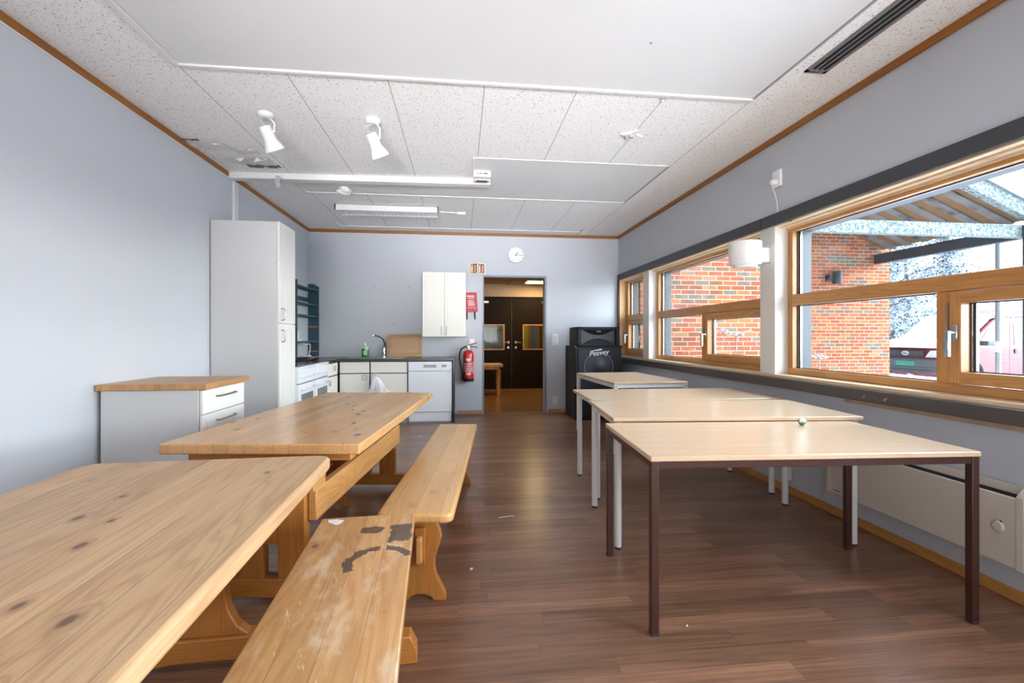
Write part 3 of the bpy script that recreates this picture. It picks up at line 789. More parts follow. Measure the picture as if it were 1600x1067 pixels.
# ------------------------------------------------------------------ laminate tables
def school_table(label, loc, rz, w, d, top, style, legin, group='light laminate tables lined up by the windows'):
    t = thing('laminate_table', label, 'table', (loc[0], loc[1], 0), rz, group)
    m = MB(); m.box(-w / 2, w / 2, -d / 2, d / 2, top - .022, top); m.build('tabletop', M_BEECH, t, .004)
    lx, ly = w / 2 - legin, d / 2 - legin
    if style == 'brown':
        h = .016
        for sx in (-1, 1):
            for sy in (-1, 1):
                x, y = sx * lx, sy * ly
                lg = bx('leg', M_BROWN, t, x - h, x + h, y - h, y + h, .012, top - .022, .003)
                bx('foot_cap', M_DARKGAP, lg, x - h + .001, x + h - .001, y - h + .001, y + h - .001, 0, .014)
        m = MB()
        for s in (-1, 1):
            m.box(-lx + h, lx - h, s * ly - .0125, s * ly + .0125, top - .052, top - .022)
            m.box(s * lx - .0125, s * lx + .0125, -ly + h, ly - h, top - .052, top - .022)
        m.build('apron_frame', M_BROWN, t, .002)
    elif style == 'round':
        for sx in (-1, 1):
            for sy in (-1, 1):
                x, y = sx * lx, sy * ly
                lg = MB().tube([(x, y, .014), (x, y, top - .022)], .0205, 20).build('leg', M_WHITEMET, t)
                MB().tube([(x, y, 0), (x, y, .016)], .0195, 20).build('foot_cap', M_DARKGAP, lg)
        m = MB(); ap = .02 if style == 'round' else 0
        for s in (-1, 1):
            m.box(-lx + .02, lx - .02, s * (ly - ap) - .01, s * (ly - ap) + .01, top - .058, top - .022)
            m.box(s * (lx) - .011, s * (lx) + .011, -ly + .02, ly - .02, top - .058, top - .022)
        m.build('apron_frame', M_WHITEMET, t, .002)
    else:
        h = .02
        for sx in (-1, 1):
            for sy in (-1, 1):
                x, y = sx * lx, sy * ly
                lg = bx('leg', M_WHITEMET, t, x - h, x + h, y - h, y + h, .01, top - .022, .003)
                MB().box(x - h + .002, x + h - .002, y - h + .002, y + h - .002, 0, .012).build('foot_cap', M_DARKGAP, lg)
                m = MB(); yy = y - h if sy < 0 else y + h
                m.lathe([(.006, 0), (.006, .004)], 12, T(x, yy, top - .04) @ Rx(PI / 2 if sy < 0 else -PI / 2)); m.build('bolt', M_BOLT, lg)
        m = MB()
        for s in (-1, 1):
            m.box(-lx + h, lx - h, s * ly - .015, s * ly + .015, top - .057, top - .022)
            m.box(s * lx - .015, s * lx + .015, -ly + h, ly - h, top - .057, top - .022)
        m.build('apron_frame', M_WHITEMET, t, .002)
    return t
school_table('beech topped table with dark brown square steel legs', (1.47, 2.048), rad(-3.2), 1.40, .70, .72, 'brown', .02)
school_table('beech table with round white legs directly behind the brown legged table', (1.585, 2.742), rad(-4.7), 1.43, .69, .744, 'round', .035)
school_table('beech table with round white legs and a bit of grey tape on its corner', (1.684, 3.525), rad(-1.8), 1.45, .67, .735, 'round', .05)
school_table('small beech table with square white legs in front of the loudspeakers', (1.885, 5.03), rad(3.), .80, 1.24, .735, 'square', .022)
o = MB().prism(rrect(-.02, .085, -.012, .016, .005), 'Z', 0, .0015).build('tape_strip', M_TAPE); o.location = (.985, 3.222, .735); o.rotation_euler = (0, 0, rad(-5))
tag(o, 'flat grey tape scrap on table corner', 'tape')
m = MB(); m.lathe([(.0008, -.0195)] + [(.02 * math.cos(a), .02 * math.sin(a)) for a in [rad(-75 + 15 * k) for k in range(11)]] + [(.0008, .0195)], 24)
o = m.build('ball', M_BALL); o.location = (1.822, 2.255, .74); o.rotation_euler = (.6, .3, .2)
tag(o, 'small glossy white and green ball on brown legged table', 'ball')

# scraps on the floor
def scrap(name, x, y, s, rz, label, mat=None):
    pr = random.Random(int(x * 100)); n = 6
    poly = [(s * math.cos(2 * PI * k / n) * pr.uniform(.6, 1.2), s * .6 * math.sin(2 * PI * k / n) * pr.uniform(.6, 1.2)) for k in range(n)]
    o = MB().prism(poly, 'Z', 0.0, .004).build(name, mat or M_PAPER, smooth=False); o.location = (x, y, .0); o.rotation_euler = (0, 0, rz)
    tag(o, label, 'scrap')
scrap('paper_scrap', -.475, 5.505, .022, .2, 'white paper scrap on floor in front of dishwasher')
o = MB().tube([(-.05, -.008, .003), (0, 0, .004), (.05, .012, .003)], .0025, 6).build('drinking_straw', M_PAPER); o.location = (.30, 3.0, 0); tag(o, 'thin white straw piece on the walkway floor', 'scrap')
scrap('paper_scrap', .93, 1.79, .006, .7, 'tiny white crumb on floor near brown table leg')
scrap('paper_scrap', .055, 2.35, .012, 1.1, 'pale flattened scrap on floor beside the honey pine bench')
# ------------------------------------------------------------------ kitchen
def bar_handle(parent, name, pts, r, mat):
    return MB().tube(pts, r, 10).build(name, mat, parent)

# tall cabinet
t = thing('tall_cabinet', 'tall white two door cabinet standing against the blank wall', 'cabinet', (-2.25, 4.38, 0))
bx('carcass', M_CARC, t, .008, .578, 0, .40, 0, 2.25, .002)
for nm, z0, z1, hz in (('door', 1.318, 2.25, 1.40), ('door', .10, 1.312, 1.20)):
    m = MB(); m.box(.580, .600, .002, .398, z0, z1)
    d = m.build(nm, M_DOORW, t, .002)
    m = MB()
    for k in range(7): m.box(.6, .6012, .055 + k * .048, .057 + k * .048, z0 + .05, z1 - .05)
    m.build('door_groove', M_CARC, d)
    bar_handle(d, 'handle', [(.6, .045, hz - .055), (.628, .045, hz - .05), (.632, .045, hz - .04), (.632, .045, hz + .04), (.628, .045, hz + .05), (.6, .045, hz + .055)], .005, M_STEEL)
bx('plinth', M_CARC, t, .5, .54, 0, .4, 0, .1)
for x, z in ((.55, 2.18), (.555, 1.86)): bx('shelf_peg_hole', M_DARKGAP, t, x, x + .006, -.001, .001, z, z + .006)

# base cabinet with butcher block
t = thing('base_cabinet', 'white base cabinet with wood top and drawers against the blank wall', 'cabinet', (-2.24, 3.09, 0))
bx('carcass', M_CARC, t, .02, .588, .0, .56, 0, .858, .002)
bx('worktop', M_OAK, t, .0, .640, -.016, .575, .86, .898, .003)
def drawer(z0, z1, hz, groove):
    d = bx('drawer', M_DOORW, t, .592, .612, .003, .557, z0, z1, .003)
    bar_handle(d, 'handle', [(.612, .16, hz), (.634, .165, hz), (.640, .19, hz), (.640, .37, hz), (.634, .395, hz), (.612, .40, hz)], .006, M_STEEL)
    if groove:
        m = MB()
        for k in range(12): m.box(.612, .6132, .05 + k * .042, .0516 + k * .042, z0 + .03, z1 - .05)
        m.build('drawer_groove', M_CARC, d)
drawer(.70, .853, .80, False); drawer(.44, .694, .64, True); drawer(.10, .434, .38, True)
bx('plinth', M_CARC, t, .5, .56, .003, .557, 0, .095)

# two ranges
def cooker(y0, label, first):
    t = thing('electric_cooker', label, 'cooker', (-2.22, y0, 0), 0, 'white cookers side by side')
    w = .518
    bx('body', M_APPL, t, 0, .575, 0, w, .03, .862, .004)
    m = MB(); m.box(0, .60, -.003, w + .003, .862, .885); m.build('hob_frame', M_APPL, t, .006)
    bx('hob_plate', M_HOB, t, .05, .54, .03, w - .03, .885, .889, .002)
    m = MB(); m.box(-.01, .02, 0, w, .885, .92); m.build('back_splash', M_APPL, t, .005)
    m = MB(); m.prism([(.572, .715), (.592, .715), (.60, .862), (.572, .862)], 'Y', .002, w - .002); p = m.build('control_panel', M_APPL, t, .003)
    for k in range(6):
        yk = .07 + k * .072 + (.02 if k > 3 else 0)
        M = T(.596, yk, .785) @ Ry(PI / 2 - .05)
        m = MB(); m.lathe([(.024, 0), (.022, .012), (.019, .020), (.0, .021)], 18, M)
        m.box(-.022, .022, -.005, .005, .012, .028, M)
        m.build('knob', M_APPL, t, .001)
    bx('door_gap', M_DARKGAP, t, .571, .577, .004, w - .004, .705, .715)
    d = bx('oven_door', M_APPL, t, .575, .597, .006, w - .006, .24, .703, .004)
    bx('oven_glass', M_OVENG, d, .597, .6005, .075, w - .075, .30, .60, .003)
    bar_handle(d, 'handle', [(.597, .05, .655), (.625, .06, .652), (.637, .12, .648), (.642, w / 2, .643), (.637, w - .12, .648), (.625, w - .06, .652), (.597, w - .05, .655)], .009, M_APPL)
    bx('storage_drawer', M_APPL, t, .575, .595, .006, w - .006, .045, .228, .004)
    return t
cooker(4.80, 'white electric cooker next to the tall cabinet', True)
cooker(5.33, 'white electric cooker next to the corner drawer unit', False)

def square_handle(parent, c, axis, s=.032):
    m = MB(); r = .0035
    x, y, z = c
    if axis == 'X':
        m.box(x, x + .012, y - s, y + s, z + s - r, z + s); m.box(x, x + .008, y - s, y + s, z - s, z - s + r)
        m.box(x, x + .010, y - s, y - s + r, z - s, z + s); m.box(x, x + .010, y + s - r, y + s, z - s, z + s)
    else:
        m.box(x - s, x + s, y - .012, y, z + s - r, z + s); m.box(x - s, x + s, y - .008, y, z - s, z - s + r)
        m.box(x - s, x - s + r, y - .010, y, z - s, z + s); m.box(x + s - r, x + s, y - .010, y, z - s, z + s)
    return m.build('handle', M_STEEL, parent, .001)
t = thing('corner_drawer_unit', 'cream drawer and door unit between the cookers and the kitchen corner', 'cabinet', (-2.25, 5.87, 0))
bx('carcass', M_DARKGAP, t, .01, .585, 0, .49, .1, .85)
d = bx('drawer', M_CREAM, t, .587, .605, .02, .47, .69, .845, .002); square_handle(d, (.605, .32, .775), 'X')
d = bx('door', M_CREAM, t, .587, .605, .02, .47, .12, .675, .002); square_handle(d, (.605, .10, .60), 'X')
bx('plinth', M_CARC, t, .5, .53, 0, .49, 0, .1)

def back_unit(x0, x1, label, hx):
    t = thing('sink_base_unit', label, 'cabinet', (x0, 6.38, 0), 0, 'cream base units under the dark worktop')
    w = x1 - x0
    bx('carcass', M_DARKGAP, t, 0, w, .02, .63, .1, .85)
    bx('drawer', M_CREAM, t, .012, w - .008, 0, .018, .697, .847, .002)
    d = bx('door', M_CREAM, t, .012, w - .008, 0, .018, .12, .685, .002)
    square_handle(d, (hx, 0, .636), 'Y')
    bx('plinth', M_CARC, t, 0, w, .06, .09, 0, .1)
    return t
back_unit(-1.64, -1.232, 'narrow cream base unit beside kitchen corner', .335)
back_unit(-1.232, -.725, 'wide cream base unit with plastic bag on its door handle', .085)
# dishwasher
t = thing('dishwasher', 'white built in dishwasher at the end of the kitchen counter', 'dishwasher', (-.72, 6.365, 0))
w = .60
bx('body', M_APPLG, t, .005, w - .005, .03, .60, .0, .84)
d = bx('door', M_APPL, t, .003, w - .003, 0, .03, .155, .715, .004)
p = bx('control_panel', M_APPL, t, .003, w - .003, -.004, .03, .719, .848, .005)
bx('grip_recess', M_APPLG, p, .21, .385, -.0055, -.003, .765, .805, .004)
bx('display', M_APPLG, p, .455, .525, -.0055, -.003, .77, .805, .003)
m = MB(); m.box(.535, .55, -.001, 0, .69, .7); m.build('badge', M_APPLG, d)
bx('plinth', M_APPL, t, .01, w - .01, .02, .05, .02, .148, .002)
tag(bx('end_panel', M_WORKTOP, None, -.112, -.085, 6.35, 7.028, 0, .858, .002), 'dark upright end panel beside the dishwasher', 'panel')
# worktops
m = MB(); m.box(-2.245, -1.645, 5.865, 7.028, .858, .89); m.box(-1.645, -.078, 6.345, 7.028, .858, .89)
tag(m.build('worktop', M_WORKTOP, None, .003), 'dark L shaped worktop over the cream kitchen units', 'worktop')
m = MB(); m.prism(rrect(-1.62, -.80, 6.45, 6.95, .05), 'Z', .89, .8935)
sk = thing('sink', 'steel sink top set in the dark worktop behind the cream units', 'sink', (-1.2, 6.7, .89))
m = MB(); m.prism(rrect(-.40, .40, -.23, .25, .05), 'Z', 0, .004); m.build('drainer', M_STEEL, sk, .001)
m = MB(); m.lathe([(.03, .004), (.028, .006), (.001, .006)], 20, T(-.1, 0, 0)); m.build('drain', M_CHROME, sk)
# tap
t = thing('kitchen_tap', 'chrome mixer tap with dark curved spout behind the sink', 'tap', (-1.13, 6.88, .894))
m = MB(); m.lathe([(.03, 0), (.028, .02), (.022, .03), (.026, .06), (.027, .13), (.02, .15)], 20); m.build('body', M_CHROME, t)
MB().tube([(0, -.02, .08), (.0, -.045, .085)], .012, 10).build('lever', M_CHROME, t)
MB().tube([(0.01, 0, .14), (.015, -.01, .20), (-.005, -.03, .26), (-.045, -.06, .295), (-.09, -.09, .31), (-.125, -.12, .312)], .010, 10).build('spout', M_BLACKP, t)
MB().tube([(-.12, -.117, .313), (-.148, -.14, .312)], .014, 12).build('spout_tip', M_CHROME, t)
# soap bottle
t = thing('soap_bottle', 'green dish soap bottle with white cap on the dark worktop', 'bottle', (-1.385, 6.83, .89))
M = Matrix.Scale(.7, 4, (0, 1, 0))
m = MB(); m.lathe([(.046, 0), (.05, .01), (.05, .11), (.049, .125)], 24, M); m.build('body', M_GREENB, t)
m = MB(); m.lathe([(.049, .125), (.045, .15), (.03, .165), (.016, .17)], 24, M); m.build('shoulder', M_LABELG, t)
m = MB(); m.lathe([(.017, .168), (.017, .182), (.012, .2), (.008, .215), (.001, .216)], 16); m.build('cap', M_PLASTIC, t)
m = MB()
for i in range(9):
    a0, a1 = rad(-118 + 7 * i), rad(-118 + 7 * (i + 1)); r = .0508
    m.add([(r * math.cos(a0), r * .7 * math.sin(a0), .035), (r * math.cos(a1), r * .7 * math.sin(a1), .035), (r * math.cos(a1), r * .7 * math.sin(a1), .095), (r * math.cos(a0), r * .7 * math.sin(a0), .095)], [(0, 1, 2, 3)])
m.build('label', M_LABELG, t)
# chopping board
t = thing('chopping_board', 'large worn wooden chopping board leaning on the wall by the tap', 'chopping board', (-.84, 6.93, .89))
tilt = Rx(-.2)
m = MB(); m.prism(rrect(-.255, .255, 0, .345, .018), 'Y', -.012, .012, tilt); m.build('board', M_BOARD, t, .003)
m = MB()
for a, b, c, d in ((-.225, -.22, .03, .315), (.22, .225, .03, .315), (-.225, .225, .03, .034), (-.225, .225, .311, .315)): m.box(a, b, -.0128, -.0118, c, d, tilt)
m.tube([tilt @ Vector((-.222 + .03 * math.sin(rad(18 * k)), -.0125, .205 - .06 * math.cos(rad(18 * k)))) for k in range(11)], .002, 6)
m.build('juice_groove', plain('dark_wood_groove', '#7C5A40', .7), t)
# plastic bag on the handle
t = thing('plastic_bag', 'white plastic bag hanging from the cream cupboard handle', 'bag', (-1.147, 6.362, .66))
rb = random.Random(9)
vs, fs = [], []
n, rows = 22, 9
for i in range(rows):
    f = i / (rows - 1); z = -.01 - .24 * f
    wv = .02 + .115 * f ** .8; dp = .006 + .03 * math.sin(PI * min(1, f * 1.05)); off = -.0 + .045 * f
    for k in range(n):
        a = 2 * PI * k / n
        cr = 1 + .22 * math.sin(5 * a + i * .35) + .1 * math.sin(9 * a - i * .5) + rb.uniform(-.1, .1)
        vs.append((off + wv * math.cos(a) * cr, -.045 + dp * math.sin(a) * cr, z + rb.uniform(-.006, .006)))
for i in range(rows - 1):
    for k in range(n):
        j = (k + 1) % n; fs.append((i * n + k, (i + 1) * n + k, (i + 1) * n + j, i * n + j))
fs.append(tuple((rows - 1) * n + k for k in range(n))); fs.append(tuple(range(n))[::-1])
MB().add(vs, fs).build('bag_body', M_BAGW, t, smooth=True)
MB().tube([(-.012, -.04, -.015), (-.02, -.02, .012), (-.01, -.006, .026), (.01, -.006, .026), (.02, -.02, .012), (.014, -.04, -.015)], .006, 6).build('bag_handle', M_BAGW, t)

# upper wall cabinet
t = thing('wall_cabinet', 'cream two door wall cabinet above the dishwasher', 'cabinet', (-.551, 6.68, 1.19))
w, h = .625, .94
bx('carcass', M_CREAM, t, 0, w, .022, .345, 0, h, .002)
for x0, x1, hx in ((0.001, w / 2 - .002, w / 2 - .04), (w / 2 + .002, w - .001, w / 2 + .03)):
    d = bx('door', M_CREAM, t, x0, x1, 0, .02, 0.002, h - .002, .003)
    m = MB()
    for k in range(6): m.box(x0 + .05 + k * .043, x0 + .052 + k * .043, -.001, 0, .05, h - .05)
    m.box(x0 + .035, x0 + .037, -.001, 0, .05, h - .05)
    m.build('door_groove', plain('shadow_groove', '#C6C1B2', .6), d)
    bar_handle(d, 'handle', [(hx, 0, .03), (hx, -.022, .035), (hx, -.026, .05), (hx, -.026, .13), (hx, -.022, .145), (hx, 0, .15)], .005, M_STEEL)

# teal wall shelf
t = thing('wall_shelf', 'dark teal open shelf with stepped top on wall above the cookers', 'shelf', (-2.25, 6.10, .90))
def side(y0, y1):
    m = MB(); m.prism([(0, 0), (.165, 0), (.165, 1.03), (.14, 1.03), (.13, 1.05), (.11, 1.05), (.1, 1.068), (0, 1.068)], 'Y', y0, y1)
    return m.build('side_board', M_TEAL, t, .002)
side(0, .022); side(.895, .917)
for z in (.955, .735, .57, .21):
    bx('shelf_board', M_TEAL, t, .012, .155, .022, .895, z, z + .02, .002)
bx('back_rail', M_TEAL, t, 0, .012, .022, .895, .80, .86); bx('back_rail', M_TEAL, t, 0, .012, .022, .895, .955, 1.02)
for z in (.43, .07):
    bx('shelf_batten', M_RAWW, t, .012, .155, .88, .895, z, z + .014)
# socket strip and cable in the shelf
t = thing('power_cord', 'white socket and coiled cord hanging inside the teal shelf', 'cord', (-2.25, 6.55, 1.05))
m = MB(); m.box(.0, .03, -.03, .03, .05, .22); m.lathe([(.022, 0), (.022, .012)], 14, T(.03, 0, .18) @ Ry(PI / 2)); m.build('socket', M_PLASTIC, t, .004)
m = MB(); m.box(.03, .07, -.015, .015, .075, .115); m.build('plug', M_PLASTIC, t, .006)
MB().tube([(.06, .0, .08), (.085, .03, .045), (.10, .09, .03), (.12, .17, .04), (.125, .2, .02), (.12, .2, -.05), (.12, .17, -.1), (.115, .18, -.13)], .006, 8).build('cable', M_PLASTIC, t)
m = MB(); m.box(.09, .135, .155, .205, -.158, -.12); m.build('connector', M_PLASTIC, t, .008)
t = thing('printed_papers', 'crumpled stack of printed papers on the worktop under the teal shelf', 'papers', (-2.04, 6.22, .89))
for k in range(3):
    m = MB(); rr = random.Random(k); n = 5; vs = []
    for i in range(n):
        for j in range(n):
            vs.append((-.12 + .24 * i / 4 + k * .01, -.15 + .3 * j / 4, .004 + k * .012 + rr.uniform(0, .014)))
    vs2 = [(a, b, c - .003) for a, b, c in vs]
    fs = [(i * n + j, (i + 1) * n + j, (i + 1) * n + j + 1, i * n + j + 1) for i in range(n - 1) for j in range(n - 1)]
    m.add(vs, fs); m.add(vs2, [f[::-1] for f in fs])
    m.build('sheet', M_PRINT, t)
o = bx('black_tray', M_BLACKP, None, -2.22, -2.02, 5.88, 6.05, .89, .905, .004); tag(o, 'flat black tray on worktop behind the cooker', 'tray')

# ------------------------------------------------------------------ things on the end wall
t = thing('wall_clock', 'round white wall clock above the doorway', 'clock', (.848, 7.03, 2.457))
S = Rx(PI / 2)
m = MB(); m.lathe([(.128, 0), (.130, .02), (.127, .038), (.119, .04), (.117, .034)], 48, S, closed=False); m.build('rim', M_CLOCKR, t)
m = MB(); m.lathe([(.12, 0), (.12, .030)], 48, S); m.build('clock_face', M_CLOCKF, t)
m = MB()
for k in range(12):
    a = rad(90 - 30 * (k + 1)); m.text(str(k + 1), .028, T(.095 * math.cos(a), -.031, .095 * math.sin(a)) @ FACE_S, .0003)
m.build('numerals', M_INK, t, smooth=False)
def hand(ang, L, wd, back):
    m = MB(); a = rad(90 - ang)
    m.box(-back, L, -wd, wd, .032, .034, S @ Rz(a)); return m
hand(38, .062, .005, .018).build('hour_hand', M_INK, t); hand(94, .112, .0028, .02).build('minute_hand', M_INK, t)

# folded fire equipment sign
t = thing('fire_sign', 'folded cream and red fire extinguisher pictogram sign', 'sign', (.255, 7.03, 2.235))
for s in (-1, 1):
    M = Matrix(((s * .125 / .145, 0, 0, 0), (0, 1, 0, 0), (0, 0, 1, 0), (0, 0, 0, 1)))
    ang = math.atan2(.075, .125)
    base = T(0, -.078, 0) @ Rz(ang * s)      # x runs outward along the wing
    def W(x0, x1, y0, y1, z0, z1, mm):
        a, b = (x0, x1) if s > 0 else (-x1, -x0); mm.box(a, b, y0, y1, z0, z1, base)
    m = MB(); W(0, .145, -.002, .002, -.08, .08, m); wing = m.build('sign_wing', M_SIGN, t)
    m = MB(); W(.012, .118, -.0035, -.002, -.068, .068, m); m.build('red_panel', M_SIGNR, wing)
    m = MB()
    if s > 0:
        f = lambda x: x
    else:
        f = lambda x: .13 - x
    def Q(x0, x1, z0, z1):
        a, b = sorted((f(x0), f(x1))); W(a, b, -.0045, -.0035, z0, z1, m)
    Q(.02, .05, -.06, .035); Q(.028, .042, .035, .05); Q(.022, .06, .05, .056)
    for k in range(4): Q(.068 + .004 * (k % 2), .105 - .006 * ((k + 1) % 2), -.055 + k * .028, -.038 + k * .028)
    m.build('pictogram', M_SIGN, wing)

# fire blanket pouch
t = thing('fire_blanket', 'red fire blanket pouch with black straps on the end wall', 'fire blanket', (.165, 7.03, 1.715))
m = MB(); m.prism([(-.085, -.15), (.095, -.14), (.075, .155), (-.085, .15)], 'Y', -.026, -.004); m.build('pouch', M_REDFAB, t, .006)
m = MB()
rr = random.Random(3)
for i, (z, hgt, a, b) in enumerate(((.085, .022, -.07, .04), (.06, .012, -.055, .035), (.03, .007, -.06, .02), (.015, .007, -.055, .05), (0, .007, -.06, .03), (-.015, .007, -.055, .045), (-.035, .012, -.05, .05), (-.052, .009, -.05, .045))):
    x = a
    while x < b - .008:
        wd = rr.uniform(.008, .022); m.box(x, min(b, x + wd), -.0275, -.026, z, z + hgt); x += wd + .005
for x in (-.05, -.015, .02, .05): m.box(x, x + .012, -.0275, -.026, -.09, -.075)
m.build('print', M_LABEL, t, smooth=False)
for x, q in ((-.07, 0), (.05, 1)):
    MB().tube([(x, -.016, -.14), (x - .004, -.02, -.19), (x + .004 - q * .002, -.018, -.235), (x - .004 + q * .008, -.014, -.265)], [.012, .011, .01, .007], 8).build('strap', M_RUBBER, t)

def wall_plate(name, label, cat, x, z, w, h, builder=None):
    t = thing(name, label, cat, (x, 7.03, z))
    bx('plate', M_PLASTIC, t, -w / 2, w / 2, -.012, 0, -h / 2, h / 2, .004)
    return t
t = wall_plate('light_switch', 'square white switch plate above the fire extinguisher', 'switch', .163, 1.11, .085, .085)
bx('rocker', M_WHITE, t, -.025, .025, -.017, -.011, -.025, .025, .003)
t = wall_plate('double_switch', 'tall white double switch plate beside the doorway', 'switch', 1.468, 1.145, .10, .175)
for z in (-.04, .04): bx('rocker', M_WHITE, t, -.03, .03, -.018, -.011, z - .03, z + .03, .003)
t = wall_plate('wall_socket', 'white double wall socket low beside the doorway', 'socket', 1.475, .185, .08, .13)
for z in (-.03, .03):
    m = MB(); m.lathe([(.024, 0), (.024, .003), (.019, .0032), (.019, .001)], 20, T(0, -.012, z) @ Rx(PI / 2)); s = m.build('outlet', M_WHITE, t)
    m = MB(); m.lathe([(.003, 0), (.003, .002)], 8, T(-.009, -.0135, z) @ Rx(PI / 2)); m.lathe([(.003, 0), (.003, .002)], 8, T(.009, -.0135, z) @ Rx(PI / 2)); m.build('contact_hole', M_INK, s)

# fire extinguisher
t = thing('fire_extinguisher', 'red fire extinguisher with black hose hung beside the doorway', 'fire extinguisher', (.117, 6.93, .515))
m = MB(); m.lathe([(.078, .0), (.081, .004), (.081, .05), (.079, .052)], 32); m.build('base_ring', M_RUBBER, t)
m = MB(); m.lathe([(.078, .052), (.078, .40), (.074, .43), (.058, .458), (.03, .472), (.02, .476)], 32); m.build('cylinder', M_RED, t)
m = MB(); m.lathe([(.02, .474), (.018, .50), (.022, .505), (.022, .525)], 16); m.box(-.02, .02, -.018, .018, .51, .54); m.build('valve', M_STEEL, t, .002)
m = MB(); m.tube([(-.01, 0, .535), (.05, -.004, .56), (.13, -.01, .585)], [.008, .009, .006], 8); m.build('squeeze_lever', M_RED, t)
MB().tube([(.0, 0, .52), (.06, 0, .522), (.12, 0, .515), (.14, 0, .505)], [.008, .008, .007, .005], 8).build('carry_handle', M_BLACKP, t)
MB().tube([(-.02, 0, .525), (-.06, 0, .52), (-.11, .0, .485), (-.135, .0, .42), (-.135, 0, .34), (-.12, 0, .24), (-.10, 0, .16), (-.092, 0, .09), (-.098, 0, .02)], [.012, .012, .012, .012, .012, .012, .014, .016, .018], 10).build('hose', M_RUBBER, t)
m = MB(); rr = random.Random(8)
def band(z0, z1, a0, a1, mm, r=.0786):
    n = max(1, int((a1 - a0) / 8))
    for i in range(n):
        p, q = rad(a0 + (a1 - a0) * i / n), rad(a0 + (a1 - a0) * (i + 1) / n)
        mm.add([(r * math.cos(p), r * math.sin(p), z0), (r * math.cos(q), r * math.sin(q), z0), (r * math.cos(q), r * math.sin(q), z1), (r * math.cos(p), r * math.sin(p), z1)], [(0, 1, 2, 3)])
band(.315, .35, 238, 292, m); band(.305, .316, 248, 282, m)
for z in (.27, .255, .235, .22, .2, .185, .165, .15):
    a = 215
    while a < 310:
        wd = rr.uniform(8, 30); band(z, z + .009, a, min(312, a + wd), m); a += wd + 7
band(.12, .135, 235, 300, m); band(.10, .116, 240, 290, m); band(.12, .30, 322, 330, m)
m.build('print', M_LABEL, t, smooth=False)
bx('wall_bracket', M_STEEL, t, -.03, .03, .075, .1, .3, .46)

# ------------------------------------------------------------------ loudspeakers
t = thing('loudspeaker', 'large black loudspeaker cabinet with round driver on the floor by the window corner', 'loudspeaker', (1.965, 6.33, 0))
bx('cabinet', M_BLACK, t, -.345, .345, .02, .62, .01, 1.055, .012)
for z0 in (.70, .20):
    pass
bx('grille', M_GRILLE, t, -.30, .30, .008, .022, .06, 1.01, .004)
def ring(r, wdt, y, z, mat, nm, parent):
    m = MB(); m.lathe([(r - wdt, 0), (r - wdt, .003), (r, .003), (r, 0)], 64, T(0, y, z) @ Rx(PI / 2), closed=False); return m.build(nm, mat, parent)
ring(.212, .006, .008, .76, M_RINGGREY, 'driver_ring', t)
m = MB(); m.lathe([(.205, .0), (.16, .0012), (.06, .0008), (.055, .004), (.001, .006)], 48, T(0, .0085, .76) @ Rx(PI / 2)); m.build('driver_cone', plain('dim_blue_black_cone', '#20232B', .5), t)
ring(.212, .004, .008, .30, M_BLACK, 'driver_ring', t)
m = MB(); m.text('Peavey', .105, T(-.005, .003, .958) @ Ry(rad(-6)) @ FACE_S, .001, .35)
m.prism([(-.10, .985), (-.02, .992), (.05, 1.002), (.035, 1.018), (-.085, .995)], 'Y', .002, .004)
m.build('logo', M_LOGO, t, smooth=False)
m = MB()
for x in (-.345, .345):
    for z in (.02, 1.045): m.box(x - .02, x + .02, .014, .05, z - .02, z + .02)
m.build('corner_guard', M_BLACKP, t, .008)
t = thing('horn_speaker', 'black horn loudspeaker box stacked on the larger loudspeaker', 'loudspeaker', (1.965, 6.33, 1.056))
W2, H2 = .31, .275
m = MB(); m.box(-W2, W2, .06, .5, 0, H2)
m.box(-W2, -W2 + .055, .0, .06, 0, H2); m.box(W2 - .055, W2, .0, .06, 0, H2); m.box(-W2, W2, .0, .06, 0, .02); m.box(-W2, W2, .0, .06, H2 - .03, H2)
m.build('cabinet', M_BLACK, t, .006)
# flared horn mouth: two curved lips meeting at a throat
def lip(zc, sgn):
    vs, fs = [], []; nx, ny = 24, 8
    for j in range(ny + 1):
        f = j / ny
        for i in range(nx + 1):
            u = -1 + 2 * i / nx
            half = .235 * (1 - .0 * f)
            z = zc + sgn * (.012 + .10 * (1 - f) ** 1.2 * 1.0) * 1.0
            bulge = (1 - abs(u) ** 2.2)
            vs.append((u * half, .004 + .05 * f + (.012 * abs(u) ** 2), zc + sgn * (.104 - bulge * .085 * f ** .8)))
    for j in range(ny):
        for i in range(nx):
            a = j * (nx + 1) + i; q = (a, a + 1, a + nx + 2, a + nx + 1)
            fs.append(q if sgn < 0 else q[::-1])
    return MB().add(vs, fs)
lip(.133, 1).build('horn_lip', plain('satin_black_horn', '#22252B', .28), t)
lip(.133, -1).build('horn_lip', bpy.data.materials['satin_black_horn'], t)
m = MB(); m.box(-.25, .25, .05, .06, .02, .25); m.build('horn_throat', plain('grey_black_horn_side', '#3A3C41', .5), t)
m = MB(); m.box(-.03, .03, .006, .009, .205, .213); m.build('badge', M_APPLG, t)
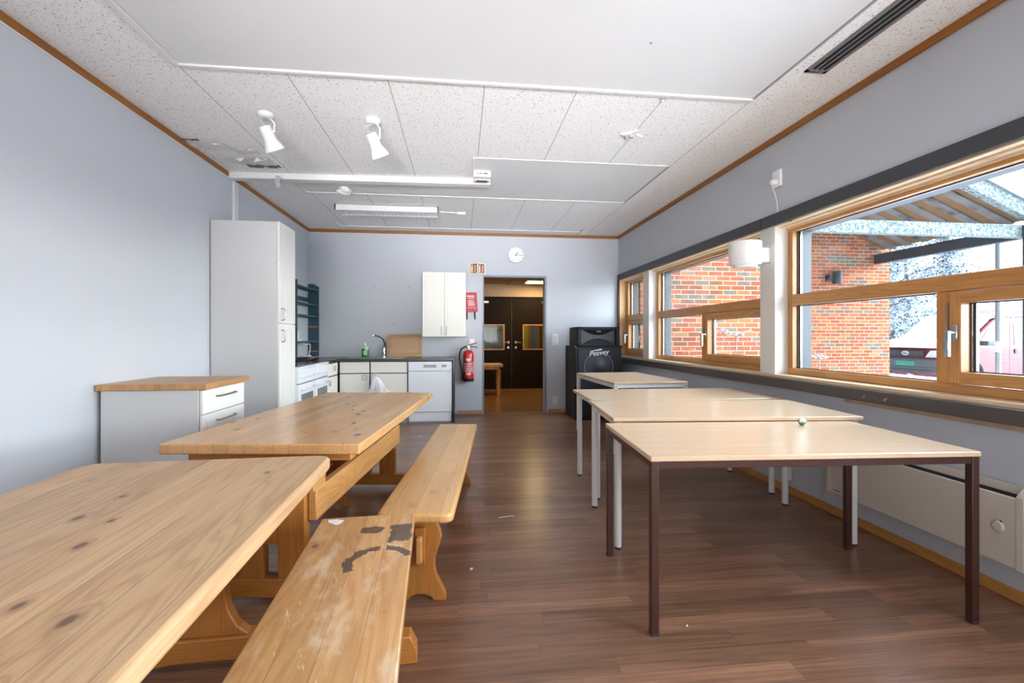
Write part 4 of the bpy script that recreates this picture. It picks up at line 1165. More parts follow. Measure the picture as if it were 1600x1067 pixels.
# ------------------------------------------------------------------ ceiling things
def aim(d):
    return Vector(d).normalized().to_track_quat('Z', 'Y').to_matrix().to_4x4()
def spot(label, x, y, d, neck):
    t = thing('ceiling_spotlight', label, 'spotlight', (x, y, CZ), 0, 'white spotlights on the ceiling')
    m = MB(); m.lathe([(.052, 0), (.052, -.014), (.044, -.028), (.03, -.034), (.001, -.034)], 28); m.build('ceiling_cup', M_WHITEMET, t)
    n = Vector(neck); D = Vector(d).normalized()
    side = D.cross(Vector((0, -1, 0))).normalized()
    side = side if side.x > 0 else -side
    piv = n + D * .05 + side * .047
    m = MB(); m.tube([(.02, 0, -.03), (.034, 0, -.04), (piv.x + .004, piv.y, -.06), tuple(piv)], .006, 8); m.tube([tuple(piv - side * .012), tuple(piv + side * .008)], .009, 10); m.build('bracket_arm', M_WHITEMET, t)
    R = T(*n) @ aim(D)
    m = MB(); m.lathe([(.034, .0), (.041, .006), (.041, .085), (.043, .098), (.064, .15), (.068, .172), (.066, .173), (.06, .15), (.036, .10), (.001, .10)], 32, R, closed=False); b = m.build('lamp_head', M_WHITE, t)
    m = MB(); m.lathe([(.036, .001), (.036, -.003), (.012, -.006), (.001, -.006)], 24, R); m.build('rear_cap', M_APPLG, b)
    p0 = R @ Vector((0, 0, -.004))
    MB().tube([tuple(p0), tuple(p0 - D * .03 + Vector((-.012, 0, .004))), (p0.x - .03, p0.y, p0.z + .045), (-.012, 0, -.034)], .0045, 8).build('flex', M_APPLG if 'second' not in label else M_RUBBER, t)
spot('white spotlight above the damaged ceiling corner', -1.385, 3.43, (.30, .42, -.86), (-.012, .0, -.088))
spot('white spotlight with tilted head, nearer the emergency light', -.64, 3.438, (.36, .42, -.82), (-.02, .0, -.10))

t = thing('louvre_light', 'long white fluorescent ceiling light with grid louvre', 'ceiling light', (-.89, 5.79, CZ))
L = .62
m = MB(); m.box(-L, L, -.13, -.105, -.075, 0); m.box(-L, L, .105, .13, -.075, 0); m.box(-L, -L + .02, -.13, .13, -.075, 0); m.box(L - .02, L, -.13, .13, -.075, 0); m.box(-L, L, -.13, .13, -.01, 0)
m.build('housing', M_WHITEMET, t, .003)
bx('reflector', M_REFL, t, -L + .02, L - .02, -.105, .105, -.05, -.045)
m = MB()
for k in range(24): m.box(-L + .02 + k * .0525, -L + .023 + k * .0525, -.105, .105, -.074, -.048)
for y in (-.035, .035): m.box(-L + .02, L - .02, y - .0015, y + .0015, -.074, -.048)
m.build('louvre_grid', M_LOUVRE, t)
for y in (-.055, .055): MB().tube([(-L + .03, y, -.035 - .02), (L - .03, y, -.055)], .008, 10).build('fluorescent_tube', M_PLASTIC, t)
t = thing('junction_box', 'tiny white cable box on the ceiling beside the louvre light', 'cable box', (.01, 5.90, CZ))
bx('box', M_PLASTIC, t, -.05, .05, -.03, .03, -.03, 0, .005)
MB().tube([(-.05, 0, -.008), (-.15, -.01, -.006), (-.275, -.03, -.008)], .006, 8).build('cable', M_PLASTIC, t)

t = thing('emergency_light', 'white emergency light box at the end of the ceiling beam', 'emergency light', (.205, 4.44, CZ))
bx('housing', M_PLASTIC, t, -.082, .082, -.075, .0, -.062, 0, .008)
bx('lens_cover', M_PLASTIC, t, -.082, .082, .0, .10, -.066, 0, .012)
m = MB()
for k, wdt in enumerate((.012, .016, .01, .02, .014)): m.box(-.05 + k * .022, -.05 + k * .022 + wdt, -.0765, -.075, -.038, -.026)
m.build('print', M_INK, t)
bx('lens', M_REFL, t, -.055, .055, .02, .075, -.068, -.065, .002)
bx('conduit', M_PLASTIC, t, -.096, -.082, -.375, -.0, -.012, 0, .003)

t = thing('plastic_wrap', 'crumpled clear plastic wrap stuck on the ceiling behind the beam', 'plastic wrap', (-1.235, 5.03, CZ))
rb = random.Random(4); m = MB(); vs = []; n1, n2 = 14, 8
for j in range(n2 + 1):
    for i in range(n1):
        a = 2 * PI * i / n1; b = PI * j / n2; r = rb.uniform(.75, 1.25)
        vs.append((.075 * math.cos(a) * math.sin(b) * r, .06 * math.sin(a) * math.sin(b) * r, -.045 + .042 * math.cos(b)))
fs = [(j * n1 + i, (j + 1) * n1 + i, (j + 1) * n1 + (i + 1) % n1, j * n1 + (i + 1) % n1) for j in range(n2) for i in range(n1)]
m.add(vs, fs).build('wrap', M_BAG, t, smooth=False)
m = MB(); m.lathe([(.045, 0), (.045, -.02), (.03, -.035), (.001, -.036)], 20); m.build('lamp_socket', M_PLASTIC, t)

t = thing('ceiling_hook_plate', 'small white four pointed hook plate on the ceiling tiles', 'hook plate', (1.335, 3.46, CZ), rad(8))
m = MB(); pts = []
for k in range(16):
    a = 2 * PI * k / 16; r = .10 if k % 4 == 0 else (.055 if k % 4 in (1, 3) else .042); pts.append((r * math.cos(a), r * math.sin(a)))
m.prism(pts, 'Z', -.014, 0); m.build('plate', M_PLASTIC, t, .003)
m = MB(); m.lathe([(.02, -.013), (.016, -.028), (.001, -.03)], 16); m.build('knob', M_APPLG, t)
o = MB().tube([(0, 0, 0), (0, 0, -.012), (.012, 0, -.02), (.018, .006, -.014)], .004, 6).build('ceiling_hook', M_STEEL); o.location = (1.335, 2.915, CZ); tag(o, 'tiny metal hook in ceiling near the large smooth board', 'hook')

t = thing('ceiling_vent', 'long grey slotted air vent in the ceiling above the windows', 'vent', (2.115, 1.86, CZ))
m = MB()
for a, b in ((-.068, -.046), (-.022, -.012), (.012, .022), (.046, .068)): m.box(a, b, -.66, .66, -.008, 0)
m.box(-.068, .068, .63, .66, -.008, 0); m.box(-.068, .068, -.66, -.63, -.008, 0)
m.build('frame', M_VENT, t, .001)
for a, b in ((-.046, -.022), (-.012, .012), (.022, .046)): bx('slot', M_SLOT, t, a, b, -.63, .63, -.0025, 0)
o = MB().lathe([(.005, 0), (.005, -.002), (.001, -.002)], 8).build('ceiling_screw', M_BOLT); o.location = (1.02, 2.36, CZ - .006); tag(o, 'small dark screw head in the large smooth ceiling board', 'screw')

# ------------------------------------------------------------------ window wall things
t = thing('wall_lamp', 'round white drum wall lamp fixed on white post between windows', 'wall lamp', (2.505, 3.47, 1.86))
bx('wall_plate', M_WHITE, t, -.004, 0, -.045, .045, -.085, .085, .001)
m = MB(); m.lathe([(.003, 0), (.003, .003), (.001, .003)], 8, T(-.004, 0, .045) @ Ry(-PI / 2)); m.lathe([(.003, 0), (.003, .003), (.001, .003)], 8, T(-.004, 0, -.045) @ Ry(-PI / 2)); m.build('screw', M_STEEL, t)
m = MB(); m.box(-.10, -.003, -.036, .036, -.062, .062); m.build('arm', M_WHITE, t, .01)
m = MB(); m.lathe([(.108, .095), (.122, .10), (.122, -.075), (.116, -.085), (.112, -.075), (.112, .09)], 40, T(-.205, 0, 0), closed=False); m.build('lamp_shade', M_WHITE, t)
m = MB(); m.lathe([(.11, -.078), (.09, -.09), (.085, -.105), (.06, -.11), (.001, -.112)], 36, T(-.205, 0, 0)); m.build('diffuser', M_PLASTIC, t)
bx('top_disc', M_WHITE, t, -.28, -.13, -.075, .075, .08, .085)

t = thing('wall_socket', 'white socket with plugged in lead high on the grey wall above the lamp', 'socket', (2.5, 3.345, 2.445))
bx('plate', M_PLASTIC, t, -.022, 0, -.045, .045, -.065, .065, .004)
m = MB(); m.lathe([(.026, 0), (.026, .003), (.02, .003), (.02, 0)], 20, T(-.022, 0, .03) @ Ry(-PI / 2), closed=False); m.build('outlet', M_WHITE, t)
m = MB(); m.lathe([(.022, 0), (.022, .03), (.016, .045), (.001, .046)], 20, T(-.022, 0, -.03) @ Ry(-PI / 2)); m.build('plug', M_PLASTIC, t)
MB().tube([(-.06, 0, -.03), (-.062, -.01, -.07), (-.035, -.005, -.12), (-.012, .0, -.19), (-.008, .0, -.275)], .0035, 8).build('lead', M_WHITE, t)

t = thing('panel_heater', 'long cream electric panel heater under the windows', 'heater', (2.5, 2.24, .10))
m = MB(); m.box(-.082, -.02, -.52, .52, .075, .388); m.build('body', M_HEAT, t, .006)
for y0 in (-.535, .505):
    m = MB(); m.prism([(-.085, .072), (-.018, .072), (-.018, .43), (-.05, .43), (-.085, .395)], 'Y', y0, y0 + .03); m.build('end_cap', M_HEAT, t, .003)
m = MB(); m.box(-.03, -.018, -.52, .52, .38, .43); m.build('back_plate', M_HEAT, t)
m = MB()
m.box(-.075, -.03, -.505, .505, .386, .392)
g = m.build('air_grille', M_SLOT, t)
m = MB()
for k in range(60): m.box(-.072, -.033, -.505 + k * .017, -.5035 + k * .017, .392, .394)
m.build('grille_bar', M_BOLT, g)
m = MB(); m.lathe([(.024, 0), (.024, .004), (.019, .009), (.001, .0095)], 24, T(-.082, -.44, .24) @ Ry(-PI / 2)); m.build('thermostat_dial', M_HEAT, t)
m = MB(); m.box(-.0835, -.082, -.452, -.446, .262, .27); m.box(-.0835, -.082, -.43, -.425, .258, .264); m.box(-.0835, -.082, .42, .48, .098, .102); m.build('print', M_INK, t)
bx('tape', M_TAPEY, t, -.072, -.02, -.5375, -.535, .31, .345)
bx('wall_bracket', M_STEEL, t, -.02, 0, -.3, .3, .15, .3)
t = thing('wall_socket', 'white wall socket low on the window wall behind the white legged tables', 'socket', (2.5, 3.24, .16))
bx('plate', M_PLASTIC, t, -.014, 0, -.04, .04, -.06, .06, .004)
m = MB(); m.lathe([(.022, 0), (.022, .003), (.017, .003), (.017, 0)], 18, T(-.014, 0, .028) @ Ry(-PI / 2), closed=False); m.lathe([(.022, 0), (.022, .003), (.017, .003), (.017, 0)], 18, T(-.014, 0, -.028) @ Ry(-PI / 2), closed=False); m.build('outlet', M_WHITE, t)

for x, z in ((-2.14, 1.95), (-1.58, 1.95), (-1.30, 1.945), (-.78, 1.945), (-1.0, 1.39)):
    o = MB().lathe([(.007, 0), (.007, .002), (.001, .002)], 8, Rx(PI / 2)).build('screw_hole', M_INK); o.location = (x, BY, z)
    tag(o, 'tiny dark screw hole in the wall behind the sink', 'screw hole', 'screw holes in the end wall')
# small corridor table
t = thing('small_table', 'small honey wood table in the corridor beside the dark doors', 'table', (.46, 9.28, 0))
m = MB(); m.prism(rrect(-.38, .38, -.28, .28, .02), 'Z', .585, .635); m.build('tabletop', M_CORR_TBL, t, .006)
bx('apron', M_CORR_TBL, t, -.31, .31, -.22, .22, .53, .585, .003)
lp = [(.028, 0), (.028, .03)]
for k in range(9): lp += [(.034, .04 + k * .052), (.034, .065 + k * .052), (.026, .078 + k * .052)]
lp += [(.034, .53)]
for sx in (-1, 1):
    for sy in (-1, 1):
        MB().lathe(lp, 16, T(sx * .30, sy * .21, 0)).build('leg', M_CORR_TBL, t)
t = thing('corridor_lamp', 'lit yellowish square lamp on the corridor ceiling', 'ceiling light', (1.67, 9.62, 2.37))
bx('frame', M_WHITE, t, -.3, .3, -.22, .22, -.02, 0, .004); bx('diffuser', M_LAMPLIT, t, -.27, .27, -.19, .19, -.026, -.018, .003)

# ------------------------------------------------------------------ outdoors
GZ = -.12
struct(bx('ground', M_SNOW, None, 2.9, 90, -25, 90, GZ - .2, GZ), 'snow covered ground outside', 'ground')
m = MB(); m.box(2.82, 4.86, 6.93, 7.25, GZ, 4.2); struct(m.build('wall_brick', M_BRICK), 'red brick wing wall just outside the middle window', 'brick wall')
m = MB(); m.box(4.6, 9.77, 9.40, 9.70, GZ, 4.6); m.box(9.47, 9.77, 9.7, 10.6, GZ, 4.0)
struct(m.build('wall_brick_entrance', M_BRICK), 'red brick entrance wall under the timber canopy', 'brick wall')
struct(bx('wall_brick_return', M_BRICK, None, 4.56, 4.86, 7.25, 9.4, GZ, 4.2))
struct(bx('eaves', M_BEAMDK, None, 2.82, 3.5, -3, 6.93, 2.82, 2.95))

# hillside
m = MB(); nx, ny = 26, 14; rr = random.Random(2); vs = []
for j in range(ny + 1):
    for i in range(nx + 1):
        x = 14 + 60 * i / nx; y = 24 + 50 * j / ny
        d = (y - 24) / 50
        vs.append((x, y, GZ - .1 + 13.0 * d ** 1.1 + rr.uniform(-.25, .25) * (1 if j else 0)))
fs = [(j * (nx + 1) + i, j * (nx + 1) + i + 1, (j + 1) * (nx + 1) + i + 1, (j + 1) * (nx + 1) + i) for j in range(ny) for i in range(nx)]
struct(m.add(vs, fs).build('hill', M_SNOW), 'snowy slope rising behind the trees', 'hill')

# entrance canopy
t = thing('entrance_canopy', 'timber entrance canopy with frosted beam and slanted soffit boards', 'canopy', (9.43, 6.6, GZ))
def Lc(x, y, z): return (x - 9.43, y - 6.6, z - GZ)
def cbox(nm, mat, x0, x1, y0, y1, z0, z1, b=.004):
    a = Lc(x0, y0, z0); c = Lc(x1, y1, z1); return bx(nm, mat, t, a[0], c[0], a[1], c[1], a[2], c[2], b)
cbox('tie_beam', M_LICHEN, 4.95, 9.50, 6.55, 6.67, 2.84, 3.045)
cbox('eave_beam', M_BEAMDK, 9.36, 9.50, 6.67, 9.39, 2.84, 3.05)
cbox('post', M_BEAMDK, 9.24, 9.66, 6.40, 6.545, GZ, 3.04)
pitch = .42
SL = Matrix(((1, 0, 0, 0), (0, 1, 0, 0), (-pitch, 0, 1, 0), (0, 0, 0, 1)))   # roof plane falls towards +x
def rbox(nm, mat, x0, x1, y0, y1, z0, z1, b=0):
    m = MB(); a = Lc(0, 0, 3.09 + pitch * 9.43 - .0)
    M = T(-9.43, -6.6, 3.09 - GZ + pitch * 9.43) @ SL
    m.box(x0, x1, y0, y1, z0, z1, M); return m.build(nm, mat, t, b)
rbox('verge_beam', M_LICHEN, 4.9, 9.62, 6.50, 6.62, .0, .26, .004)
rbox('roof_deck', M_CHIP, 4.87, 9.6, 6.62, 9.39, .16, .19)
y = 6.78; k = 0
while y < 9.3:
    wdt = .17
    rbox('soffit_board', M_GBOARD, 4.87, 9.58, y + .11, y + .11 + wdt, .125, .16)
    y += .36; k += 1
rbox('snow_cover', M_SNOW, 4.87, 9.75, 6.42, 9.39, .26, .42, .04)
rbox('roof_flashing', M_GALV, 4.87, 9.70, 6.46, 6.62, .245, .27)

t = thing('metal_pole', 'slim galvanised pole with white band outside in front of red van', 'pole', (9.93, 7.4, GZ))
MB().tube([(0, 0, 0), (0, 0, 3.5)], .042, 16).build('pole', M_GALV, t)
MB().tube([(0, 0, 1.02), (0, 0, 1.22)], .0435, 16).build('white_band', M_WHITE, t)
MB().tube([(0, 0, 1.62), (0, 0, 1.72)], .05, 16).build('clamp', M_GALV, t)

t = thing('outdoor_wall_light', 'dark cylinder light on the brick entrance wall', 'outdoor light', (8.27, 9.40, 2.50))
m = MB(); m.box(-.11, -.02, -.05, 0, -.06, .06); m.box(-.11, 0.02, -.12, -.02, -.04, .04); m.build('bracket', M_BEAMDK, t, .004)
m = MB(); m.lathe([(.085, -.14), (.09, -.13), (.09, .13), (.085, .14)], 24, T(.07, -.13, 0)); m.build('lamp_body', M_BEAMDK, t)

def umbel(label, x, y, hz, heads, seed):
    rr = random.Random(seed)
    t = thing('dry_flower', label, 'dry plant', (x, y, GZ), 0, 'frosted dry umbels outside the windows')
    H = hz - GZ
    MB().tube([(.0, 0, 0), (.01, .01, H * .5), (0, 0, H)], [.008, .006, .005], 6).build('stem', M_UMBEL, t)
    mst = MB(); mh = MB()
    for (dx, dy, dz, r) in heads:
        base = Vector((0, 0, H - .33 if (dx or dy) else H - .02)); top = Vector((dx, dy, H + dz))
        if dx or dy: mst.tube([base, base.lerp(top, .5) + Vector((dx * .1, dy * .1, -.01)), top], .004, 6)
        for k in range(15):
            a = 2 * PI * k * .618; q = r * math.sqrt((k + .5) / 15)
            p = top + Vector((q * math.cos(a), q * math.sin(a), r * .55 - q * q / r * .35))
            mst.tube([top, p], .002, 4)
            for s in range(6):
                c = p + Vector((rr.uniform(-1, 1), rr.uniform(-1, 1), rr.uniform(-.3, .6))) * r * .14
                e = r * .06
                mh.add([c + Vector(v) * e for v in ((1, 0, 0), (-1, 0, 0), (0, 1, 0), (0, -1, 0), (0, 0, 1), (0, 0, -1))], [(0, 2, 4), (2, 1, 4), (1, 3, 4), (3, 0, 4), (2, 0, 5), (1, 2, 5), (3, 1, 5), (0, 3, 5)])
    mst.build('ray_stalks', M_UMBEL, t); mh.build('flower_heads', M_FROST, t, smooth=False)
umbel('frosted dry umbel plant with several heads seen through the opening sash of middle window', 3.22, 5.03, 1.19, [(0, 0, 0, .10), (-.10, .12, .05, .075), (.12, -.06, .04, .06), (.02, .22, .03, .07)], 1)
umbel('single frosted dry umbel at the bottom of the fixed pane with the brick view', 3.35, 3.93, .975, [(0, 0, 0, .085)], 2)

# the red van
t = thing('van', 'red van with snow on its hood parked beyond the canopy', 'van', (11.54, 9.74, GZ + .03), rad(1.5))
prof = [(.0, .28), (-.02, .55), (.0, .80), (.05, .95), (.20, 1.02), (.72, 1.10), (.80, 1.14), (1.42, 1.66), (1.62, 1.74), (4.3, 1.78), (4.48, 1.70), (4.60, 1.0), (4.60, .28), (4.05, .25)]
def arch(cx, r, n=10, z0=.26):
    return [(cx + r * math.cos(PI * k / n), .33 + r * math.sin(PI * k / n)) for k in range(n + 1)]
poly = prof[:-1] + [(3.98, .27)] + [(p[0], max(.27, p[1])) for p in arch(3.55, .40)] + [(3.12, .27), (1.18, .27)] + [(p[0], max(.27, p[1])) for p in arch(.76, .40)] + [(.33, .27)]
m = MB(); m.prism(poly, 'Y', 0, 1.75)
m.build('body', M_VANRED, t, .035, 3)
def vq(nm, mat, pts, y0=-.006, y1=.004, b=.002, parent=None):
    m = MB(); m.prism(pts, 'Y', y0, y1); return m.build(nm, mat, parent or t, b)
vq('side_window', M_VANGL, [(.98, 1.06), (1.55, 1.06), (1.85, 1.06), (1.85, 1.60), (1.50, 1.60), (1.32, 1.50)])
vq('side_window', M_VANGL, [(2.06, 1.06), (3.0, 1.06), (3.0, 1.60), (2.02, 1.60)])
vq('door_seam', M_VANDK, [(1.92, .32), (1.93, .32), (1.93, 1.66), (1.92, 1.66)], -.003)
vq('door_seam', M_VANDK, [(1.0, .5), (1.01, .5), (.97, 1.05), (.96, 1.05)], -.003)
vq('side_moulding', M_VANRED, [(.25, .655), (4.5, .655), (4.5, .69), (.25, .69)], -.014)
vq('door_handle', M_VANDK, [(2.06, .86), (2.15, .86), (2.15, .97), (2.06, .97)], -.02, .0, .01)
m = MB(); m.box(1.02, 1.24, -.20, -.03, 1.06, 1.17); m.box(1.1, 1.16, -.05, .01, 1.06, 1.1); m.build('wing_mirror', M_VANDK, t, .02)
for cx in (.76, 3.55):
    m = MB(); m.lathe([(.20, 0), (.29, .0), (.325, .03), (.325, .17), (.29, .2), (.2, .2)], 32, T(cx, .20, .31) @ Rx(PI / 2)); wl = m.build('wheel', M_RUBBER, t)
    m = MB(); m.lathe([(.20, .0), (.18, .02), (.06, .03), (.001, .03)], 24, T(cx, .0, .31) @ Rx(PI / 2)); m.build('hubcap', M_FROST, wl)
m = MB(); m.prism([(.74, .60)] + [(.76 + .44 * math.cos(PI * k / 12), .33 + .44 * math.sin(PI * k / 12)) for k in range(13)] + [(.76 + .40 * math.cos(PI * k / 12), .33 + .40 * math.sin(PI * k / 12)) for k in range(12, -1, -1)], 'Y', -.012, .01) if False else None
m = MB(); n = 14
for k in range(n):
    a0, a1 = PI * k / n, PI * (k + 1) / n
    ring4 = [(.76 + r * math.cos(a), .33 + r * math.sin(a)) for r, a in ((.445, a0), (.445, a1), (.405, a1), (.405, a0))]
    m.prism(ring4, 'Y', -.012, .02)
m.build('wheel_arch_trim', M_VANDK, t)
bx('grille', M_VANGR, t, -.03, .03, .42, 1.33, .76, .93, .015)
m = MB(); m.box(-.034, -.028, .42, 1.33, .85, .858); m.build('grille_bar', M_VANDK, t)
m = MB()
def ell(cy, cz, ry, rz, wd, n=24):
    pts = [Vector((-.038, cy + ry * math.cos(2 * PI * k / n), cz + rz * math.sin(2 * PI * k / n))) for k in range(n + 1)]
    m.tube(pts, wd, 6, caps=False)
ell(.875, .85, .085, .048, .010); ell(.875, .85, .032, .044, .007); ell(.875, .875, .06, .018, .006)
m.build('emblem', M_LOGO, t)
for y0, y1 in ((.03, .40), (1.35, 1.72)):
    m = MB()
    a, b = (y0, y1) if y0 < .5 else (y1, y0)
    m.prism([(a, .76), (b + (.0 if y0 < .5 else 0), .76), (b - (.12 if y0 < .5 else -.12), .93), (a, .95)], 'X', -.022, .05); m.build('headlight', M_HLIGHT, t, .015)
m = MB(); m.box(-.07, .10, -.02, 1.77, .36, .735); m.build('bumper', M_VANDK, t, .05, 3)
m = MB(); m.box(-.073, -.06, .2, 1.55, .42, .455); m.box(-.073, -.06, .1, 1.65, .50, .52); m.build('bumper_slot', M_VANGR, t)
p = bx('number_plate', M_PLATE, t, -.085, -.07, .60, 1.12, .535, .645, .004)
m = MB(); m.box(-.0865, -.085, 1.075, 1.115, .54, .64); m.build('plate_blue_field', plain('blue_plate_field', '#2B4FA0', .5), p)
m = MB(); m.text('CW 48182', .105, T(-.0855, .835, .59) @ FACE_W, .001); m.build('plate_lettering', plain('dark_plate_ink', '#1C5A4B', .6), p, smooth=False)
m = MB()
m.prism([(.02, .985), (.2, 1.04), (.72, 1.12), (.8, 1.17), (.8, 1.25), (.45, 1.19), (.06, 1.09), (-.01, 1.0)], 'Y', .03, 1.72); m.build('hood_snow', M_SNOW, t, .03, 2)
m = MB(); m.prism([(.78, 1.16), (1.42, 1.68), (1.40, 1.74), (.72, 1.24)], 'Y', .06, 1.69); m.build('windscreen_snow', M_SNOW, t, .02)
m = MB(); m.prism([(1.36, 1.69), (1.62, 1.75), (4.3, 1.79), (4.3, 1.88), (1.66, 1.87), (1.40, 1.76)], 'Y', .05, 1.70); m.build('roof_snow', M_SNOW, t, .035, 2)
MB().tube([(1.45, .1, 1.86), (2.6, .1, 1.83), (3.9, .1, 1.88)], .02, 8).build('roof_rail', M_GALV, t)
m = MB()
for x in (2.0, 2.9): m.tube([(x, -.02, 1.74), (x + .06, .12, 1.92), (x + .1, 1.6, 1.92)], .014, 6)
m.build('roof_bar', M_GALV, t)
m = MB()
rr = random.Random(6)
for (y, z, l) in ((.55, .30, .22), (1.2, .31, .2), (1.0, .28, .15)):
    m.tube([(-.09, y, z - .1), (-.085, y + l * .4, z), (-.09, y + l, z + .02)], .015, 6)
m.build('snow_clump', M_SNOW, t)
m = MB(); m.prism([(-.35 + .0, 0)] + [(-.35 + 1.4 * k / 10, .10 + .18 * math.sin(k * .9) ** 2) for k in range(11)] + [(1.05, 0)], 'Y', 0, 1.6)
o = m.build('snow_pile', M_SNOW, None, .05); o.location = (11.0, 9.55, GZ); bpy.data.objects.remove(o)

# frosted trees
def tree(label, x, y, gz, H, R, seed, n, kind):
    rr = random.Random(seed)
    t = thing('frosted_tree', label, 'tree', (x, y, gz), 0, 'frosted trees behind the van')
    m = MB(); m.tube([(0, 0, -.3), (.05, .02, H * .4), (.0, .05, H * .75), (0, 0, H * .97)], [.16, .12, .07, .02], 8)
    tips = []
    for k in range(26):
        f = rr.uniform(.15, .95); a = rr.uniform(0, 2 * PI)
        if kind == 'cone': L = R * (1.08 - f) * rr.uniform(.7, 1.05); up = -.15 * L
        else: L = R * math.sin(PI * min(1, .15 + f * .85)) ** .6 * rr.uniform(.6, 1.05); up = L * .45
        p0 = Vector((0, 0, H * f * .95)); p1 = p0 + Vector((math.cos(a) * L, math.sin(a) * L, up))
        m.tube([p0, p0.lerp(p1, .5) + Vector((0, 0, .1 * L)), p1], [.035, .022, .008], 5); tips.append((p0, p1))
    m.build('trunk', M_BARK, t)
    def clumps(cnt, size, spread):
        mm = MB()
        for _ in range(cnt):
            p0, p1 = rr.choice(tips); f = rr.uniform(.15, 1.05) ** .8
            c = p0.lerp(p1, f) + Vector((rr.gauss(0, spread), rr.gauss(0, spread), rr.gauss(0, spread * .8)))
            d1 = Vector((rr.uniform(-1, 1), rr.uniform(-1, 1), rr.uniform(-.7, .7))).normalized() * size * rr.uniform(.5, 1.6)
            d2 = d1.cross(Vector((rr.uniform(-1, 1), rr.uniform(-1, 1), rr.uniform(-1, 1)))).normalized() * size * rr.uniform(.3, .8)
            mm.add([c - d1, c + d2 * .6, c + d1, c - d2 * .6], [(0, 1, 2, 3)])
        return mm
    clumps(int(n * 1.7), .062, R * .16).build('crown', M_FROST, t, smooth=False)
    clumps(int(n * .75), .055, R * .14).build('dark_needles', M_TWIG, t, smooth=False)
specs = [(14.6, 14.8, 5.2, 1.7, 4200, 'round', 'frosted tree showing between the brick wall and van hood'),
         (17.2, 16.5, 5.6, 1.8, 3800, 'round', 'frosted tree standing directly behind the van windscreen'),
         (20.5, 17.2, 6.4, 1.9, 3600, 'cone', 'tall frosted conifer seen over the van roof beside the pole'),
         (17.5, 20.5, 7.2, 2.3, 3600, 'round', 'broad frosted tree farther back behind the brick corner'),
         (24.0, 20.0, 7.0, 2.2, 3200, 'round', 'frosted tree on slope under the dark eave beam'),
         (25.5, 23.5, 8.0, 2.3, 3000, 'cone', 'frosted conifer farther up the slope behind the pole'),
         (22.0, 25.0, 8.0, 2.6, 3000, 'round', 'distant frosted tree high on the slope')]
for i, (x, y, H, R, n, kd, lb) in enumerate(specs):
    tree(lb, x, y, GZ + max(0, (y - 24) * .2), H, R, 40 + i, n, kd)

# ------------------------------------------------------------------ camera
cam = bpy.data.cameras.new('camera'); cam.lens = 16.0; cam.sensor_width = 36.0; cam.sensor_fit = 'HORIZONTAL'
cam.shift_x = 0; cam.shift_y = -8.5 / 1600
cam.clip_start = .05; cam.clip_end = 400
co = bpy.data.objects.new('camera', cam); COL.objects.link(co)
co.location = (0, 0, 1.2); co.rotation_euler = (PI / 2, 0, -math.atan((800 - 720) / 711.))
scene.camera = co

# ------------------------------------------------------------------ light
w = bpy.data.worlds.new('winter_sky'); scene.world = w; w.use_nodes = True
nt = w.node_tree; nt.nodes.clear()
out = nt.nodes.new('ShaderNodeOutputWorld'); bg = nt.nodes.new('ShaderNodeBackground')
tc = nt.nodes.new('ShaderNodeTexCoord'); sp = nt.nodes.new('ShaderNodeSeparateXYZ')
nt.links.new(tc.outputs['Generated'], sp.inputs[0])
rp = nt.nodes.new('ShaderNodeValToRGB'); e = rp.color_ramp.elements
e[0].position = 0.0; e[0].color = lin('#F6F7F9'); e[1].position = .6; e[1].color = lin('#C6D9F2')
k = e.new(.18); k.color = lin('#E6EEF8')
nt.links.new(sp.outputs[2], rp.inputs[0])
# sky brightened out of view to light the room, off to the right and behind
glow_dir = Vector((.95, -.14, .36)).normalized()
dp = nt.nodes.new('ShaderNodeVectorMath'); dp.operation = 'DOT_PRODUCT'; dp.inputs[1].default_value = glow_dir
nt.links.new(tc.outputs['Generated'], dp.inputs[0])
mr = nt.nodes.new('ShaderNodeMapRange'); mr.interpolation_type = 'SMOOTHSTEP'
mr.inputs[1].default_value = .35; mr.inputs[2].default_value = 1.0; mr.inputs[3].default_value = SKY_BASE; mr.inputs[4].default_value = SKY_GLOW
nt.links.new(dp.outputs['Value'], mr.inputs[0])
nt.links.new(rp.outputs[0], bg.inputs[0]); nt.links.new(mr.outputs[0], bg.inputs[1]); nt.links.new(bg.outputs[0], out.inputs[0])

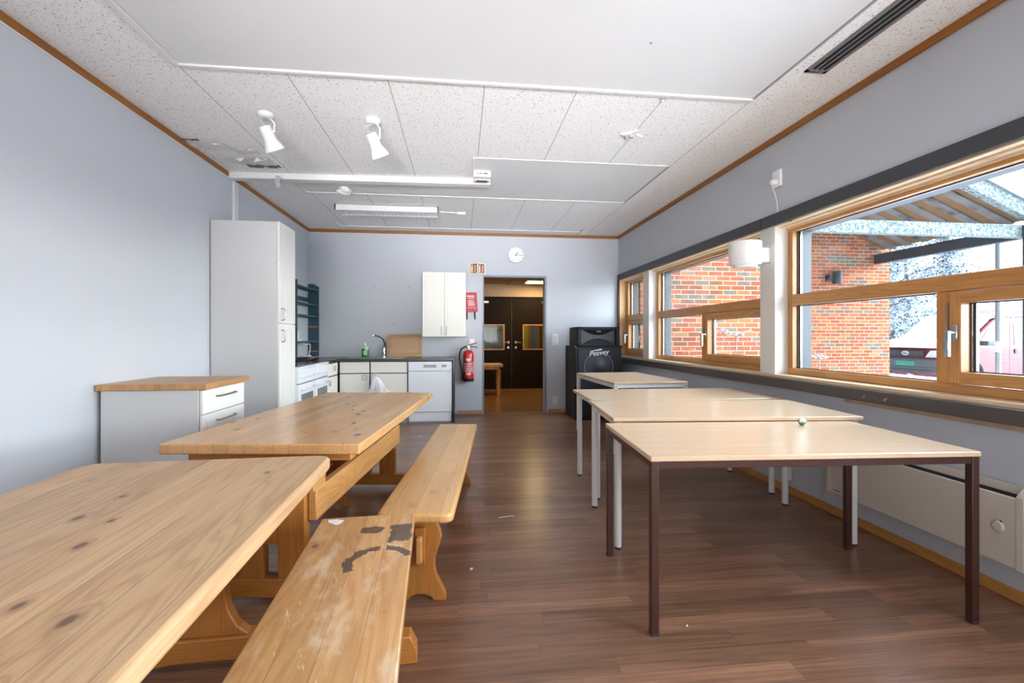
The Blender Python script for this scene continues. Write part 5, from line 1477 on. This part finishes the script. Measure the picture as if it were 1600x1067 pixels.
def area(name, loc, rot, sx, sy, power, col='#FFFFFF', spread=180):
    L = bpy.data.lights.new(name, 'AREA'); L.shape = 'RECTANGLE'; L.size = sx; L.size_y = sy; L.energy = power; L.color = lin(col)[:3]; L.spread = rad(spread)
    o = bpy.data.objects.new(name, L); COL.objects.link(o); o.location = loc; o.rotation_euler = rot; return o
# added fill lamps at the unseen side window and before the windowless rear wall
area('side_window_fill', (2.46, -.2, 1.5), (0, rad(90), 0), 1.1, 2.2, P_SIDE, '#F1F5FF')  # added lamp standing in for daylight from the unseen window
area('rear_ceiling_fill', (.1, FY + .15, 1.2), (rad(128), 0, 0), 4.2, 2.1, P_REAR, '#F7FAFF')  # added lamp tilted up to brighten the ceiling; no glazing there
area('far_ceiling_fill', (.3, FY + .1, 1.3), (rad(102.5), 0, 0), 3.0, .8, P_FILL, '#FAFBFF', 34)  # added narrow beam to brighten the far ceiling; no window there
sl = bpy.data.lights.new('hazy_winter_sun', 'SUN'); sl.energy = P_SUN; sl.angle = rad(6); sl.color = lin('#FFF3E2')[:3]
so = bpy.data.objects.new('hazy_winter_sun', sl); COL.objects.link(so); so.location = (6, -8, 6)
so.rotation_euler = Vector((-.03, .86, -.50)).to_track_quat('-Z', 'Y').to_euler()
# corridor lamps
area('corridor_lamp_light', (1.67, 9.62, 2.33), (0, 0, 0), .5, .36, P_CORR, '#FFE0B0')
area('corridor_second_lamp', (-.6, 8.6, 2.33), (0, 0, 0), .5, .36, P_CORR * 2.0, '#FFE6C0')
area('room_beyond_lamp', (1.4, 12.0, 2.33), (0, 0, 0), .8, .8, P_CORR * .8, '#FFF6E6')

scene.view_settings.view_transform = 'Standard'; scene.view_settings.look = 'None'
scene.view_settings.exposure = EXPO; scene.view_settings.gamma = 1.0; scene.view_settings.use_curve_mapping = False
scene.cycles.use_denoising = True
scene.cycles.max_bounces = 10; scene.cycles.diffuse_bounces = 6; scene.cycles.glossy_bounces = 4; scene.cycles.transparent_max_bounces = 16
scene.cycles.caustics_reflective = False; scene.cycles.caustics_refractive = False
scene.cycles.sample_clamp_indirect = 6.0
